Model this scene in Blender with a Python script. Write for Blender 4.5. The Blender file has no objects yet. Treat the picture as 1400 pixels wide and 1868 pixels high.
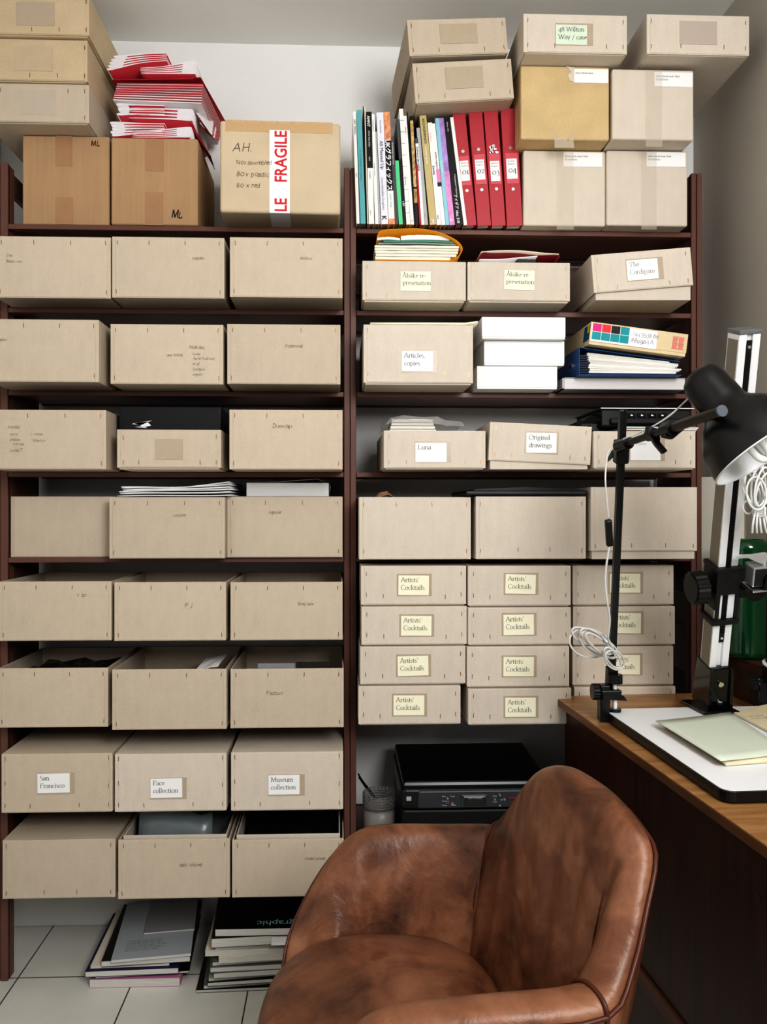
import bpy, math, random
from mathutils import Vector, Matrix
random.seed(7)
SC = bpy.context.scene
COL = SC.collection
PI = math.pi
# ------------------------------------------------------------------ camera geometry
F, CX, HY, H = 1400.0, 665.0, 930.0, 1.21
TH = math.radians(2.0)
CT, ST = math.cos(TH), math.sin(TH)

def ray(px, py):
    xc = (px - CX) / F
    return Vector((xc * CT + ST, CT - xc * ST, (HY - py) / F))
def PY(px, py, Y):                       # point of the plane y = Y seen at that pixel
    d = ray(px, py); t = Y / d.y
    return Vector((d.x * t, Y, H + d.z * t))
def PZ(px, py, z):                       # point of the level z seen at that pixel
    d = ray(px, py); t = (z - H) / d.z
    return Vector((d.x * t, d.y * t, z))
def PD(px, py, t):                       # point at optical depth t
    d = ray(px, py)
    return Vector((d.x * t, d.y * t, H + d.z * t))
def CW(x, d, z):                         # camera-aligned metres to the room
    return Vector((x * CT + d * ST, d * CT - x * ST, z))

cam = bpy.data.cameras.new('camera'); cam.sensor_fit = 'HORIZONTAL'; cam.sensor_width = 24; cam.lens = 24
cam.shift_x = (700 - CX) / F; cam.shift_y = -(934 - HY) / F; cam.clip_start = .02
co = bpy.data.objects.new('camera', cam); COL.objects.link(co)
co.location = (0, 0, H); co.rotation_euler = (PI / 2, 0, -TH); SC.camera = co

# ------------------------------------------------------------------ materials
def lin(c):
    c = c / 255.0
    return c / 12.92 if c <= .04045 else ((c + .055) / 1.055) ** 2.4
def C(r, g, b): return (lin(r), lin(g), lin(b), 1)
MATS = {}
def mat(name, col, rough=.6, metal=0, spec=.5, noise=None, bump=None, rnd=0, coat=0, trans=0, alpha=1, ior=1.45):
    """noise=(scale, amount, stretch) varies the value, bump=(scale, strength)"""
    if name in MATS: return MATS[name]
    m = bpy.data.materials.new(name); m.use_nodes = True
    nt = m.node_tree; N = nt.nodes; L = nt.links
    b = N['Principled BSDF']
    b.inputs['Base Color'].default_value = col; b.inputs['Roughness'].default_value = rough
    b.inputs['Metallic'].default_value = metal; b.inputs['Specular IOR Level'].default_value = spec
    b.inputs['Coat Weight'].default_value = coat; b.inputs['Transmission Weight'].default_value = trans
    b.inputs['Alpha'].default_value = alpha; b.inputs['IOR'].default_value = ior
    tc = N.new('ShaderNodeTexCoord'); src = None
    if noise or rnd:
        val = None
        for sc, am, st in (noise or []):
            mp = N.new('ShaderNodeMapping'); mp.inputs['Scale'].default_value = st
            L.new(tc.outputs['Object'], mp.inputs['Vector'])
            n = N.new('ShaderNodeTexNoise'); n.inputs['Scale'].default_value = sc; n.inputs['Detail'].default_value = 4
            L.new(mp.outputs[0], n.inputs['Vector'])
            r = N.new('ShaderNodeMapRange'); r.inputs['From Min'].default_value = .25; r.inputs['From Max'].default_value = .75
            r.inputs['To Min'].default_value = 1 - am; r.inputs['To Max'].default_value = 1 + am
            L.new(n.outputs['Fac'], r.inputs['Value'])
            if val is None: val = r.outputs[0]
            else:
                mu = N.new('ShaderNodeMath'); mu.operation = 'MULTIPLY'; L.new(val, mu.inputs[0]); L.new(r.outputs[0], mu.inputs[1]); val = mu.outputs[0]
        hs = N.new('ShaderNodeHueSaturation'); hs.inputs['Color'].default_value = col
        if rnd:
            oi = N.new('ShaderNodeObjectInfo'); r = N.new('ShaderNodeMapRange')
            r.inputs['To Min'].default_value = 1 - rnd; r.inputs['To Max'].default_value = 1 + rnd
            L.new(oi.outputs['Random'], r.inputs['Value'])
            if val is None: val = r.outputs[0]
            else:
                mu = N.new('ShaderNodeMath'); mu.operation = 'MULTIPLY'; L.new(val, mu.inputs[0]); L.new(r.outputs[0], mu.inputs[1]); val = mu.outputs[0]
        L.new(val, hs.inputs['Value']); L.new(hs.outputs[0], b.inputs['Base Color'])
    if bump:
        n = N.new('ShaderNodeTexNoise'); n.inputs['Scale'].default_value = bump[0]; n.inputs['Detail'].default_value = 5
        L.new(tc.outputs['Object'], n.inputs['Vector'])
        bp = N.new('ShaderNodeBump'); bp.inputs['Strength'].default_value = bump[1]; bp.inputs['Distance'].default_value = .002
        L.new(n.outputs['Fac'], bp.inputs['Height']); L.new(bp.outputs[0], b.inputs['Normal'])
    MATS[name] = m; return m
S1 = (1, 1, 1)
KN = [(420, .05, S1), (7, .045, S1), (60, .03, (1, 1, .25))]
kraft = mat('kraft board', C(200, 187, 170), .85, spec=.2, noise=KN, bump=(500, .12), rnd=.035)
kraft_in = mat('kraft board inside', C(190, 170, 145), .9, spec=.15, noise=KN, rnd=.03)
kraft_pale = mat('pale kraft board', C(212, 202, 189), .85, spec=.2, noise=KN, bump=(500, .12), rnd=.02)
kraft_brown = mat('brown corrugated board', C(180, 150, 118), .85, spec=.2, noise=[(300, .05, S1), (8, .05, S1), (90, .05, (1, 1, .04))], bump=(300, .15))
kraft_mid = mat('sandy corrugated board', C(204, 188, 163), .85, spec=.2, noise=[(300, .05, S1), (8, .07, S1)], bump=(300, .15))
kraft_tan = mat('tan corrugated board', C(202, 184, 156), .85, spec=.2, noise=[(200, .05, S1), (9, .09, S1)], bump=(300, .15))
staple_m = mat('copper staple wire', C(150, 120, 90), .35, .8)
tape_br = mat('brown packing tape', C(170, 134, 102), .35, noise=[(30, .06, S1)])
tape_kr = mat('clear tape over board', C(184, 169, 150), .3, noise=[(60, .04, S1)])
tape_gl = mat('glossy clear tape', C(232, 222, 208), .12, spec=.8, bump=(45, .8), coat=.6, alpha=.26)
paper = mat('white paper', C(240, 240, 240), .7, spec=.2)
paper_cr = mat('cream paper', C(243, 240, 216), .7, spec=.2)
paper_gr = mat('pale green paper', C(214, 226, 208), .7, spec=.2)
pages = mat('paper edges', C(226, 224, 220), .8, spec=.1, noise=[(30, .12, (1, 1, 40))])
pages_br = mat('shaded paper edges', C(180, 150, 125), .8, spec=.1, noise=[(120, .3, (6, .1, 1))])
ink = mat('black ink', C(28, 28, 30), .6)
ink_soft = mat('grey printed ink', C(92, 90, 88), .7)
pencil = mat('pencil', C(132, 118, 100), .8)
marker = mat('black marker', C(40, 34, 30), .7)
marker_soft = mat('worn marker', C(86, 74, 62), .7)
red_ink = mat('red print', C(206, 42, 56), .6)
steel_br = mat('brown painted metal', C(112, 79, 69), .4, spec=.45, noise=[(3, .05, S1)])
white_m = mat('white paint', C(238, 238, 236), .6)
black_pl = mat('black plastic', C(22, 22, 23), .42, bump=(700, .08))
black_gl = mat('glossy black plastic', C(10, 10, 11), .15, coat=.3)
black_mt = mat('black enamel', C(20, 20, 21), .32, spec=.6)
dark_gr = mat('dark grey plastic', C(52, 54, 58), .4)
silver = mat('brushed aluminium', C(238, 240, 243), .4, .25, noise=[(60, .04, (1, 1, .05))])
silver_shade = mat('shaded aluminium', C(150, 144, 132), .5, .6)  # darker copy of the aluminium, with shade put into its colour
chrome = mat('chrome', C(230, 230, 230), .12, 1)

def emis(): pass
# ------------------------------------------------------------------ mesh building
class MB:
    def __init__(s): s.v = []; s.f = []; s.m = []; s.sm = []
    def add(s, vs, fs, mi=0, smooth=False, M=None):
        o = len(s.v)
        for p in vs:
            p = Vector(p)
            s.v.append(M @ p if M is not None else p)
        for f in fs: s.f.append([i + o for i in f]); s.m.append(mi); s.sm.append(smooth)
        return s
    def box(s, x0, x1, y0, y1, z0, z1, mi=0, M=None):
        vs = [(x, y, z) for z in (z0, z1) for y in (y0, y1) for x in (x0, x1)]
        return s.add(vs, [(0, 2, 3, 1), (4, 5, 7, 6), (0, 1, 5, 4), (2, 6, 7, 3), (0, 4, 6, 2), (1, 3, 7, 5)], mi, False, M)
    def hexa(s, vs, mi=0):               # 8 corners: bottom ring 4, top ring 4
        return s.add(vs, [(3, 2, 1, 0), (4, 5, 6, 7), (0, 1, 5, 4), (1, 2, 6, 5), (2, 3, 7, 6), (3, 0, 4, 7)], mi)
    def poly(s, pts, mi=0, M=None): return s.add(pts, [tuple(range(len(pts)))], mi, False, M)
    def prism(s, ring, a, mi=0, M=None): # ring of 3-D points swept by vector a
        n = len(ring); a = Vector(a)
        vs = [Vector(p) for p in ring] + [Vector(p) + a for p in ring]
        fs = [tuple(range(n))[::-1], tuple(range(n, 2 * n))] + [(i, (i + 1) % n, n + (i + 1) % n, n + i) for i in range(n)]
        return s.add(vs, fs, mi, False, M)
    def cyl(s, a, b, r, seg=20, mi=0, r2=None, smooth=True, M=None):
        a = Vector(a); b = Vector(b); r2 = r if r2 is None else r2
        z = (b - a).normalized(); x = z.orthogonal().normalized(); y = z.cross(x)
        o = []
        for c, rr in ((a, r), (b, r2)):
            for i in range(seg):
                t = 2 * PI * i / seg; o.append(c + (x * math.cos(t) + y * math.sin(t)) * rr)
        s.add(o, [(i, (i + 1) % seg, seg + (i + 1) % seg, seg + i) for i in range(seg)], mi, smooth, M)
        s.add(o[:seg], [tuple(range(seg))[::-1]], mi, False, M); s.add(o[seg:], [tuple(range(seg))], mi, False, M)
        return s
    def tube(s, pts, r, seg=8, mi=0, closed=False, smooth=True):
        pts = [Vector(p) for p in pts]; n = len(pts); vs = []; fs = []
        up = Vector((0.13, .21, 1)).normalized()
        for i, p in enumerate(pts):
            a = pts[(i - 1) % n] if (closed or i) else pts[0]
            b = pts[(i + 1) % n] if (closed or i < n - 1) else pts[-1]
            t = (b - a)
            t = t.normalized() if t.length > 1e-9 else Vector((0, 0, 1))
            x = up - t * up.dot(t)
            x = t.orthogonal().normalized() if x.length < 1e-3 else x.normalized()
            up = x; y = t.cross(x)
            for k in range(seg):
                w = 2 * PI * k / seg; vs.append(p + (x * math.cos(w) + y * math.sin(w)) * r)
        for i in range(n if closed else n - 1):
            j = (i + 1) % n
            for k in range(seg): fs.append((i * seg + k, i * seg + (k + 1) % seg, j * seg + (k + 1) % seg, j * seg + k))
        if not closed: fs += [tuple(range(seg))[::-1], tuple(range((n - 1) * seg, n * seg))]
        return s.add(vs, fs, mi, smooth)
    def lathe(s, prof, seg=40, mi=0, M=None):   # profile of (r, z)
        vs = []; fs = []
        for r, z in prof:
            for k in range(seg):
                t = 2 * PI * k / seg; vs.append((r * math.cos(t), r * math.sin(t), z))
        for i in range(len(prof) - 1):
            for k in range(seg): fs.append((i * seg + k, i * seg + (k + 1) % seg, (i + 1) * seg + (k + 1) % seg, (i + 1) * seg + k))
        return s.add(vs, fs, mi, True, M)
    def grid(s, rows, mi=0, closed=False, smooth=True):
        n = len(rows[0]); vs = [p for r in rows for p in r]; fs = []
        for i in range(len(rows) - 1):
            for k in range(n if closed else n - 1):
                fs.append((i * n + k, i * n + (k + 1) % n, (i + 1) * n + (k + 1) % n, (i + 1) * n + k))
        return s.add(vs, fs, mi, smooth)
def obj(name, mb, mats, parent=None, bevel=0, seg=2, subsurf=0, solid=0, loc=None, world=False):
    me = bpy.data.meshes.new(name)
    me.from_pydata([tuple(v) for v in mb.v], [], mb.f)
    if not isinstance(mats, (list, tuple)): mats = [mats]
    for m in mats: me.materials.append(m)
    me.polygons.foreach_set('material_index', mb.m); me.polygons.foreach_set('use_smooth', mb.sm)
    me.update()
    o = bpy.data.objects.new(name, me); COL.objects.link(o)
    if parent is not None:
        o.parent = parent
        if world: o.matrix_parent_inverse = parent.matrix_basis.inverted()
    if loc is not None: o.location = loc
    if solid:
        md = o.modifiers.new('s', 'SOLIDIFY'); md.thickness = solid; md.offset = 0
    if bevel:
        md = o.modifiers.new('b', 'BEVEL'); md.width = bevel; md.segments = seg; md.limit_method = 'ANGLE'; md.angle_limit = math.radians(40)
        md.harden_normals = False
    if subsurf:
        md = o.modifiers.new('u', 'SUBSURF'); md.levels = subsurf; md.render_levels = subsurf
    return o
def thing(name, label, cat, loc=(0, 0, 0), rot=(0, 0, 0), group=None):
    o = bpy.data.objects.new(name, None); COL.objects.link(o); o.empty_display_size = .02
    o.location = loc; o.rotation_euler = rot
    o['label'] = label; o['category'] = cat; o['kind'] = 'thing'
    if group: o['group'] = group
    return o
def tag(o, label, cat, group=None, kind='thing'):
    o['label'] = label; o['category'] = cat; o['kind'] = kind
    if group: o['group'] = group
    return o
def struct(name, mb, m, bevel=0, label=None):
    o = obj(name, mb, m, bevel=bevel); o['kind'] = 'structure'
    if label: o['label'] = label
    return o

# ------------------------------------------------------------------ lettering
def arc(cx, cy, rx, ry, a0, a1, n=12):
    return [(cx + rx * math.cos(math.radians(a0 + (a1 - a0) * i / n)), cy + ry * math.sin(math.radians(a0 + (a1 - a0) * i / n))) for i in range(n + 1)]
G = {}
def g(ch, adv, strokes, serifs=()): G[ch] = (adv, strokes, serifs)
g('A', .66, [[(.04, 0), (.32, .68)], [(.32, .68), (.60, 0)], [(.14, .24), (.50, .24)]], [(.05, 0), (.60, 0)])
g('C', .64, [arc(.36, .33, .30, .35, 45, 315, 18)], [])
g('F', .52, [[(.14, 0), (.14, .66)], [(.14, .66), (.48, .66), (.48, .56)], [(.14, .35), (.40, .35)]], [(.14, 0)])
g('L', .54, [[(.14, .66), (.14, 0)], [(.14, 0), (.50, 0), (.52, .12)]], [(.14, .66)])
g('M', .86, [[(.12, 0), (.16, .66)], [(.16, .66), (.43, .04)], [(.43, .04), (.70, .66)], [(.70, .66), (.75, 0)]], [(.12, 0), (.75, 0), (.12, .66), (.74, .66)])
g('O', .72, [arc(.36, .33, .31, .35, 0, 360, 24)])
g('S', .46, [arc(.24, .50, .15, .17, 50, 270, 12) + arc(.24, .16, .17, .17, 90, -130, 12)])
g('T', .62, [[(.31, 0), (.31, .66)], [(.03, .54), (.03, .66), (.59, .66), (.59, .54)]], [(.31, 0)])
g('U', .70, [[(.13, .66), (.13, .25)] + arc(.35, .22, .22, .24, 180, 360, 10) + [(.57, .66)]], [(.13, .66), (.57, .66)])
g('W', .94, [[(.05, .66), (.27, .0)], [(.27, 0), (.47, .62)], [(.47, .62), (.67, 0)], [(.67, 0), (.89, .66)]], [(.05, .66), (.89, .66)])
g('E', .56, [[(.12, 0), (.12, .66)], [(.12, .66), (.48, .66)], [(.12, .34), (.42, .34)], [(.12, 0), (.5, 0)]])
g('H', .7, [[(.12, 0), (.12, .66)], [(.56, 0), (.56, .66)], [(.12, .34), (.56, .34)]])
g('P', .55, [[(.12, 0), (.12, .66)], [(.12, .66)] + arc(.28, .49, .19, .17, 90, -90, 10) + [(.12, .32)]])
g('N', .7, [[(.12, 0), (.12, .66)], [(.12, .66), (.56, 0)], [(.56, 0), (.56, .66)]])
g('V', .6, [[(.05, .66), (.3, 0)], [(.3, 0), (.55, .66)]])
g('B', .55, [[(.12, 0), (.12, .66)], [(.12, .66)] + arc(.28, .50, .17, .16, 90, -90, 8) + [(.12, .34)], [(.12, .34)] + arc(.28, .17, .19, .17, 90, -90, 8) + [(.12, 0)]])
g('D', .66, [[(.12, 0), (.12, .66)], [(.12, .66)] + arc(.28, .33, .28, .33, 90, -90, 12) + [(.12, 0)]])
g('J', .36, [[(.24, .66), (.24, .1)] + arc(.12, .08, .12, .14, 0, -120, 6)])
g('R', .58, [[(.12, 0), (.12, .66)], [(.12, .66)] + arc(.28, .49, .18, .16, 90, -90, 8) + [(.12, .33)], [(.28, .33), (.54, 0)]])
g('I', .26, [[(.13, 0), (.13, .66)]])
g('j', .24, [[(.13, .42), (.13, -.1), (.04, -.2)], [(.13, .58), (.13, .63)]])
g('q', .5, [arc(.23, .21, .17, .21, 30, 330, 14), [(.40, .42), (.40, -.22)]])
g('7', .42, [[(.06, .44), (.38, .44), (.16, -.2)]])
g('K', .6, [[(.12, 0), (.12, .66)], [(.5, .66), (.12, .28)], [(.22, .36), (.54, 0)]])
g('a', .42, [arc(.21, .30, .13, .14, 160, 0, 8) + [(.34, .06), (.40, .02)], arc(.20, .12, .14, .12, 80, 320, 12) + [(.34, .14)]])
g('b', .50, [[(.10, .70), (.10, .04)], arc(.27, .21, .17, .21, 150, -150, 14)], [(.06, .70)])
g('c', .40, [arc(.24, .21, .18, .21, 50, 310, 14)])
g('d', .50, [[(.40, .70), (.40, 0)], arc(.23, .21, .17, .21, 30, 330, 14)], [(.44, 0), (.36, .70)])
g('e', .42, [[(.06, .25), (.37, .27)] + arc(.22, .23, .155, .20, 10, 305, 14)])
g('f', .30, [[(.13, 0), (.13, .55)] + arc(.25, .56, .12, .13, 180, 60, 6), [(.03, .43), (.26, .43)]], [(.13, 0)])
g('g', .45, [arc(.20, .28, .14, .14, 0, 360, 16), arc(.20, -.10, .18, .11, 120, 420, 16), [(.14, .15), (.10, .06), (.3, .0)], [(.31, .37), (.43, .42)]])
g('h', .50, [[(.11, 0), (.11, .70)], arc(.26, .26, .15, .17, 160, 0, 8) + [(.41, 0)]], [(.11, 0), (.41, 0), (.07, .70)])
g('i', .25, [[(.12, 0), (.12, .42)], [(.12, .58), (.12, .63)]], [(.12, 0), (.08, .42)])
g('k', .50, [[(.11, 0), (.11, .70)], [(.38, .42), (.12, .20)], [(.18, .26), (.44, 0)]], [(.11, 0), (.44, 0), (.07, .70), (.38, .42)])
g('l', .25, [[(.12, 0), (.12, .70)]], [(.12, 0), (.08, .70)])
g('m', .76, [[(.11, 0), (.11, .42)], arc(.24, .26, .13, .17, 160, 0, 8) + [(.37, 0)], arc(.50, .26, .13, .17, 160, 0, 8) + [(.64, 0)]], [(.11, 0), (.37, 0), (.64, 0), (.07, .42)])
g('n', .50, [[(.11, 0), (.11, .42)], arc(.26, .26, .15, .17, 160, 0, 8) + [(.41, 0)]], [(.11, 0), (.41, 0), (.07, .42)])
g('o', .48, [arc(.24, .21, .19, .22, 0, 360, 18)])
g('p', .50, [[(.11, -.22), (.11, .42)], arc(.27, .21, .18, .21, 150, -150, 14)], [(.11, -.22), (.07, .42)])
g('r', .34, [[(.11, 0), (.11, .42)], arc(.25, .28, .13, .14, 160, 50, 6)], [(.11, 0), (.07, .42)])
g('s', .34, [arc(.17, .32, .10, .10, 40, 260, 8) + arc(.17, .11, .12, .11, 90, -140, 8)])
g('t', .30, [[(.14, .54), (.13, .10)] + arc(.21, .10, .08, .09, 190, 320, 6), [(.02, .42), (.27, .42)]])
g('u', .50, [[(.10, .42), (.10, .16)] + arc(.24, .16, .14, .15, 180, 330, 6), [(.40, .42), (.40, 0)]], [(.06, .42), (.36, .42), (.44, 0)])
g('v', .44, [[(.04, .42), (.22, 0)], [(.22, 0), (.40, .42)]])
g('w', .68, [[(.04, .42), (.19, .0)], [(.19, 0), (.34, .40)], [(.34, .40), (.49, 0)], [(.49, 0), (.64, .42)]], [(.04, .42), (.64, .42)])
g('x', .42, [[(.04, .42), (.38, 0)], [(.04, 0), (.38, .42)]])
g('y', .44, [[(.05, .42), (.23, .02)], [(.40, .42), (.23, .0), (.10, -.20)]], [(.05, .42), (.40, .42)])
g('z', .42, [[(.05, .42), (.38, .42), (.05, 0), (.38, 0)]])
g(' ', .25, [])
g("'", .18, [[(.09, .68), (.07, .52)]])
g(',', .20, [[(.10, .05), (.06, -.10)]])
g('.', .20, [[(.09, .0), (.09, .05)]])
g('-', .28, [[(.04, .20), (.24, .20)]])
g('/', .40, [[(.04, -.15), (.36, .70)]])
g('0', .50, [arc(.25, .22, .20, .23, 0, 360, 18)])
g('1', .36, [[(.18, 0), (.18, .44)]], [(.18, 0), (.14, .44)])
g('2', .44, [arc(.20, .32, .14, .12, 160, -20, 8) + [(.05, 0), (.38, 0)]])
g('3', .42, [arc(.18, .32, .13, .12, 140, -80, 8), arc(.18, .02, .17, .19, 80, -130, 10)])
g('4', .48, [[(.34, -.2), (.34, .44)], [(.34, .44), (.04, .02), (.44, .02)]])
g('5', .44, [[(.36, .44), (.12, .44), (.10, .22)] + arc(.19, .04, .17, .18, 100, -130, 8)])
g('6', .46, [arc(.3, .3, .22, .34, 110, 190, 6) + arc(.23, .18, .15, .19, 170, 520, 12)])
g('8', .46, [arc(.22, .48, .14, .15, 0, 360, 14), arc(.22, .16, .17, .17, 0, 360, 14)])
g('9', .46, [arc(.22, .24, .16, .19, 0, 360, 12), [(.38, .24), (.3, -.1), (.14, -.2)]])

def text_width(t, size):
    return sum(G.get(c, G['-'])[0] for c in t) * size
def write(mb, text, x, z, size, y=0, style='serif', mi=1, M=None, seed=1, hscale=1.0):
    """lettering laid in the xz plane facing -y"""
    rn = random.Random(seed); cx = x; th, tn = (.085, .035) if style == 'serif' else (.05, .05)
    if style == 'marker': th = tn = .12
    if style == 'bold': th, tn = .15, .12
    for k, ch in enumerate(text):
        accent = None
        if ch == '\u00c5': ch, accent = 'A', 'o'
        if ch == '\u00e4': ch, accent = 'a', ':'
        adv, strokes, serifs = G.get(ch, G['-'])
        strokes = [list(s) for s in strokes]
        if accent == 'o': strokes.append(arc(.32, .78, .06, .06, 0, 360, 10))
        if accent == ':': strokes += [[(.13, .57), (.13, .62)], [(.27, .57), (.27, .62)]]
        jx = jy = 0; sl = 0; sc = 1
        if style in ('hand', 'marker'):
            jx = rn.uniform(-.03, .03); jy = rn.uniform(-.04, .04); sl = rn.uniform(.05, .28); sc = rn.uniform(.82, 1.12)
        def tr(p):
            return Vector((cx + (p[0] * sc + jx + sl * p[1]) * size * hscale, y, z + (p[1] * sc + jy) * size))
        for s in strokes:
            pts = s if style in ('serif', 'bold') else [(a + rn.uniform(-.018, .018), b + rn.uniform(-.018, .018)) for a, b in s]
            for a, b in zip(pts[:-1], pts[1:]):
                d = Vector((b[0] - a[0], b[1] - a[1]))
                if d.length < 1e-6: continue
                d.normalize()
                w = tn + (th - tn) * abs(d.x * .35 + d.y * .94) if abs(d.y) > .3 and d.x * d.y <= .02 else tn + (th - tn) * abs(d.y) ** 2 * (.45 if d.x * d.y > .1 else 1)
                n = Vector((-d.y, d.x)) * w / 2; e = d * w * .25
                q = [(a[0] - e.x + n.x, a[1] - e.y + n.y), (a[0] - e.x - n.x, a[1] - e.y - n.y), (b[0] + e.x - n.x, b[1] + e.y - n.y), (b[0] + e.x + n.x, b[1] + e.y + n.y)]
                mb.poly([tr(p) for p in q], mi, M)
        if style == 'serif':
            for (sx, sz) in serifs:
                q = [(sx - .085, sz - .018), (sx + .085, sz - .018), (sx + .085, sz + .018), (sx - .085, sz + .018)]
                mb.poly([tr(p) for p in q], mi, M)
        cx += adv * size * hscale * (1.0 if style != 'hand' else rn.uniform(.9, 1.1))
    return mb
_fc = {}
def sans(mb, text, M, size, mi=1, offset=0.0, shear=0):
    """sans lettering (curve font turned into faces), its own xy plane placed by M"""
    key = (text, offset)
    if key not in _fc:
        c = bpy.data.curves.new('lettering', 'FONT'); c.body = text; c.size = 1; c.offset = offset; c.resolution_u = 3
        o = bpy.data.objects.new('lettering', c); COL.objects.link(o)
        dg = bpy.context.evaluated_depsgraph_get(); me = bpy.data.meshes.new_from_object(o.evaluated_get(dg))
        _fc[key] = ([tuple(v.co) for v in me.vertices], [tuple(p.vertices) for p in me.polygons])
        bpy.data.objects.remove(o); bpy.data.curves.remove(c); bpy.data.meshes.remove(me)
    vs, fs = _fc[key]
    mb.add([(v[0] * size, v[1] * size, 0) for v in vs], fs, mi, False, M)
    w = max((v[0] for v in vs), default=0) * size
    return w
def MX(o, ax, ay):                      # frame: text x along ax, text y along ay, at o
    ax = Vector(ax).normalized(); ay = Vector(ay).normalized(); az = ax.cross(ay)
    return Matrix(((ax.x, ay.x, az.x, o[0]), (ax.y, ay.y, az.y, o[1]), (ax.z, ay.z, az.z, o[2]), (0, 0, 0, 1)))

# ------------------------------------------------------------------ room
XL, XR, YB, YF, ZC = -.98, 1.07, 2.272, -1.9, 2.583
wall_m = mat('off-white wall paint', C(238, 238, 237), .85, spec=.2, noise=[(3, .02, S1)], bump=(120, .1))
wall_r = mat('shaded side wall paint', C(196, 190, 180), .85, spec=.2, noise=[(3, .03, S1)], bump=(120, .1))  # colour darkened to carry the shade of grazing light on this wall
ceil_m = mat('ceiling paint', C(246, 245, 241), .9, spec=.1, noise=[(3, .03, S1)])
struct('wall_back', MB().box(XL - .1, XR + .1, YB, YB + .1, 0, ZC), wall_m)
struct('wall_left', MB().box(XL - .1, XL, YF, YB, 0, ZC), wall_m)
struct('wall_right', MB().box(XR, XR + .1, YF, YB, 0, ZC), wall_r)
struct('ceiling', MB().box(XL - .1, XR + .1, YF, YB + .1, ZC, ZC + .08), ceil_m)
struct('baseboard_back', MB().box(XL, XR, YB - .013, YB - .0005, 0.0005, .105), mat('grey white gloss paint', C(205, 205, 200), .4), bevel=.003)
# tiled floor
fm = bpy.data.materials.new('grey floor tiles'); fm.use_nodes = True
N = fm.node_tree.nodes; L = fm.node_tree.links; b = N['Principled BSDF']
tc = N.new('ShaderNodeTexCoord'); mp = N.new('ShaderNodeMapping'); L.new(tc.outputs['Object'], mp.inputs['Vector'])
T = .300
p0 = PZ(33, 1784, 0)                     # one grout crossing
mp.inputs['Location'].default_value = (-p0.x / T, -p0.y / T, 0); mp.inputs['Scale'].default_value = (1 / T, 1 / T, 1)
br = N.new('ShaderNodeTexBrick'); br.offset = 0; br.squash = 1
br.inputs['Scale'].default_value = 1; br.inputs['Brick Width'].default_value = 1; br.inputs['Row Height'].default_value = 1
br.inputs['Mortar Size'].default_value = .0062; br.inputs['Mortar Smooth'].default_value = .15; br.inputs['Bias'].default_value = 0
br.inputs['Color1'].default_value = C(222, 221, 214); br.inputs['Color2'].default_value = C(216, 215, 208); br.inputs['Mortar'].default_value = C(62, 58, 54)
L.new(mp.outputs[0], br.inputs['Vector'])
nz = N.new('ShaderNodeTexNoise'); nz.inputs['Scale'].default_value = 9; nz.inputs['Detail'].default_value = 6; L.new(tc.outputs['Object'], nz.inputs['Vector'])
mr = N.new('ShaderNodeMapRange'); mr.inputs['To Min'].default_value = .9; mr.inputs['To Max'].default_value = 1.08; L.new(nz.outputs['Fac'], mr.inputs['Value'])
hs = N.new('ShaderNodeHueSaturation'); L.new(br.outputs['Color'], hs.inputs['Color']); L.new(mr.outputs[0], hs.inputs['Value'])
L.new(hs.outputs[0], b.inputs['Base Color']); b.inputs['Roughness'].default_value = .45
bp = N.new('ShaderNodeBump'); bp.inputs['Strength'].default_value = .3; bp.inputs['Distance'].default_value = .002; bp.invert = True
L.new(br.outputs['Fac'], bp.inputs['Height']); L.new(bp.outputs[0], b.inputs['Normal'])
struct('floor', MB().box(XL - .1, XR + .1, YF, YB + .1, -.06, 0), fm)

# ------------------------------------------------------------------ shelving
YS = 2.0                                  # front plane of the shelves
ZS = {1: 1.944, 2: 1.730, 3: 1.517, 4: 1.308, 5: 1.087, 6: .885, 7: .668, 8: .462, 9: .250}
xl0 = PY(-16, 900, YS).x; xl1 = PY(14, 900, YS).x
xm0 = PY(628, 900, YS).x; xm1 = PY(650, 900, YS).x
xr0 = PY(1262, 900, YS).x; xr1 = PY(1281, 900, YS).x
ztop = PY(637, 306, YS).z
def shelf_side(part, x0, x1, parent, holes, front=.04):
    # a thin steel side frame: front channel, rear post and cheeks between openings
    mb = MB(); t = (x1 - x0)
    mb.box(x0, x0 + t * .46, YS, YS + .012, 0, ztop); mb.box(x0 + t * .54, x1, YS, YS + .012, 0, ztop)
    mb.box(x0, x1, YS + .006, YS + front, 0, ztop - .002)
    xa, xb = (x0 + t * .3, x1 - t * .3)
    zb0 = holes[0][1] if holes and holes[0][0] < .1 else 0
    mb.box(xa, xb, 2.20, 2.24, zb0, ztop - .002)
    zs = [0] + [z for h in holes for z in h] + [ztop - .002]
    for i in range(0 if zb0 == 0 else 2, len(zs), 2):
        mb.box(xa, xb, YS + front, 2.20, zs[i], zs[i + 1])
    return obj(part, mb, steel_br, parent, bevel=.0012, seg=1)
rack = thing('shelving_rack', 'tall brown painted metal shelving rack, two bays wide, filling the wall', 'shelf', (0, YS, 0))
rack.location = (0, 0, 0)
holes = [(z + .035, z + .125) for z in (.02, .25, .46, .668, .86, 1.087, 1.308, 1.517, 1.73)]
shelf_side('upright', xl0, xl1, rack, [(.001, .225), (1.96, 2.045)])
shelf_side('upright', xm0, xm1, rack, [])
shelf_side('upright', xr0, xr1, rack, [(.25, .33), (.47, .55), (.685, .77), (.895, .983), (2.0, 2.06)])
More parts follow.
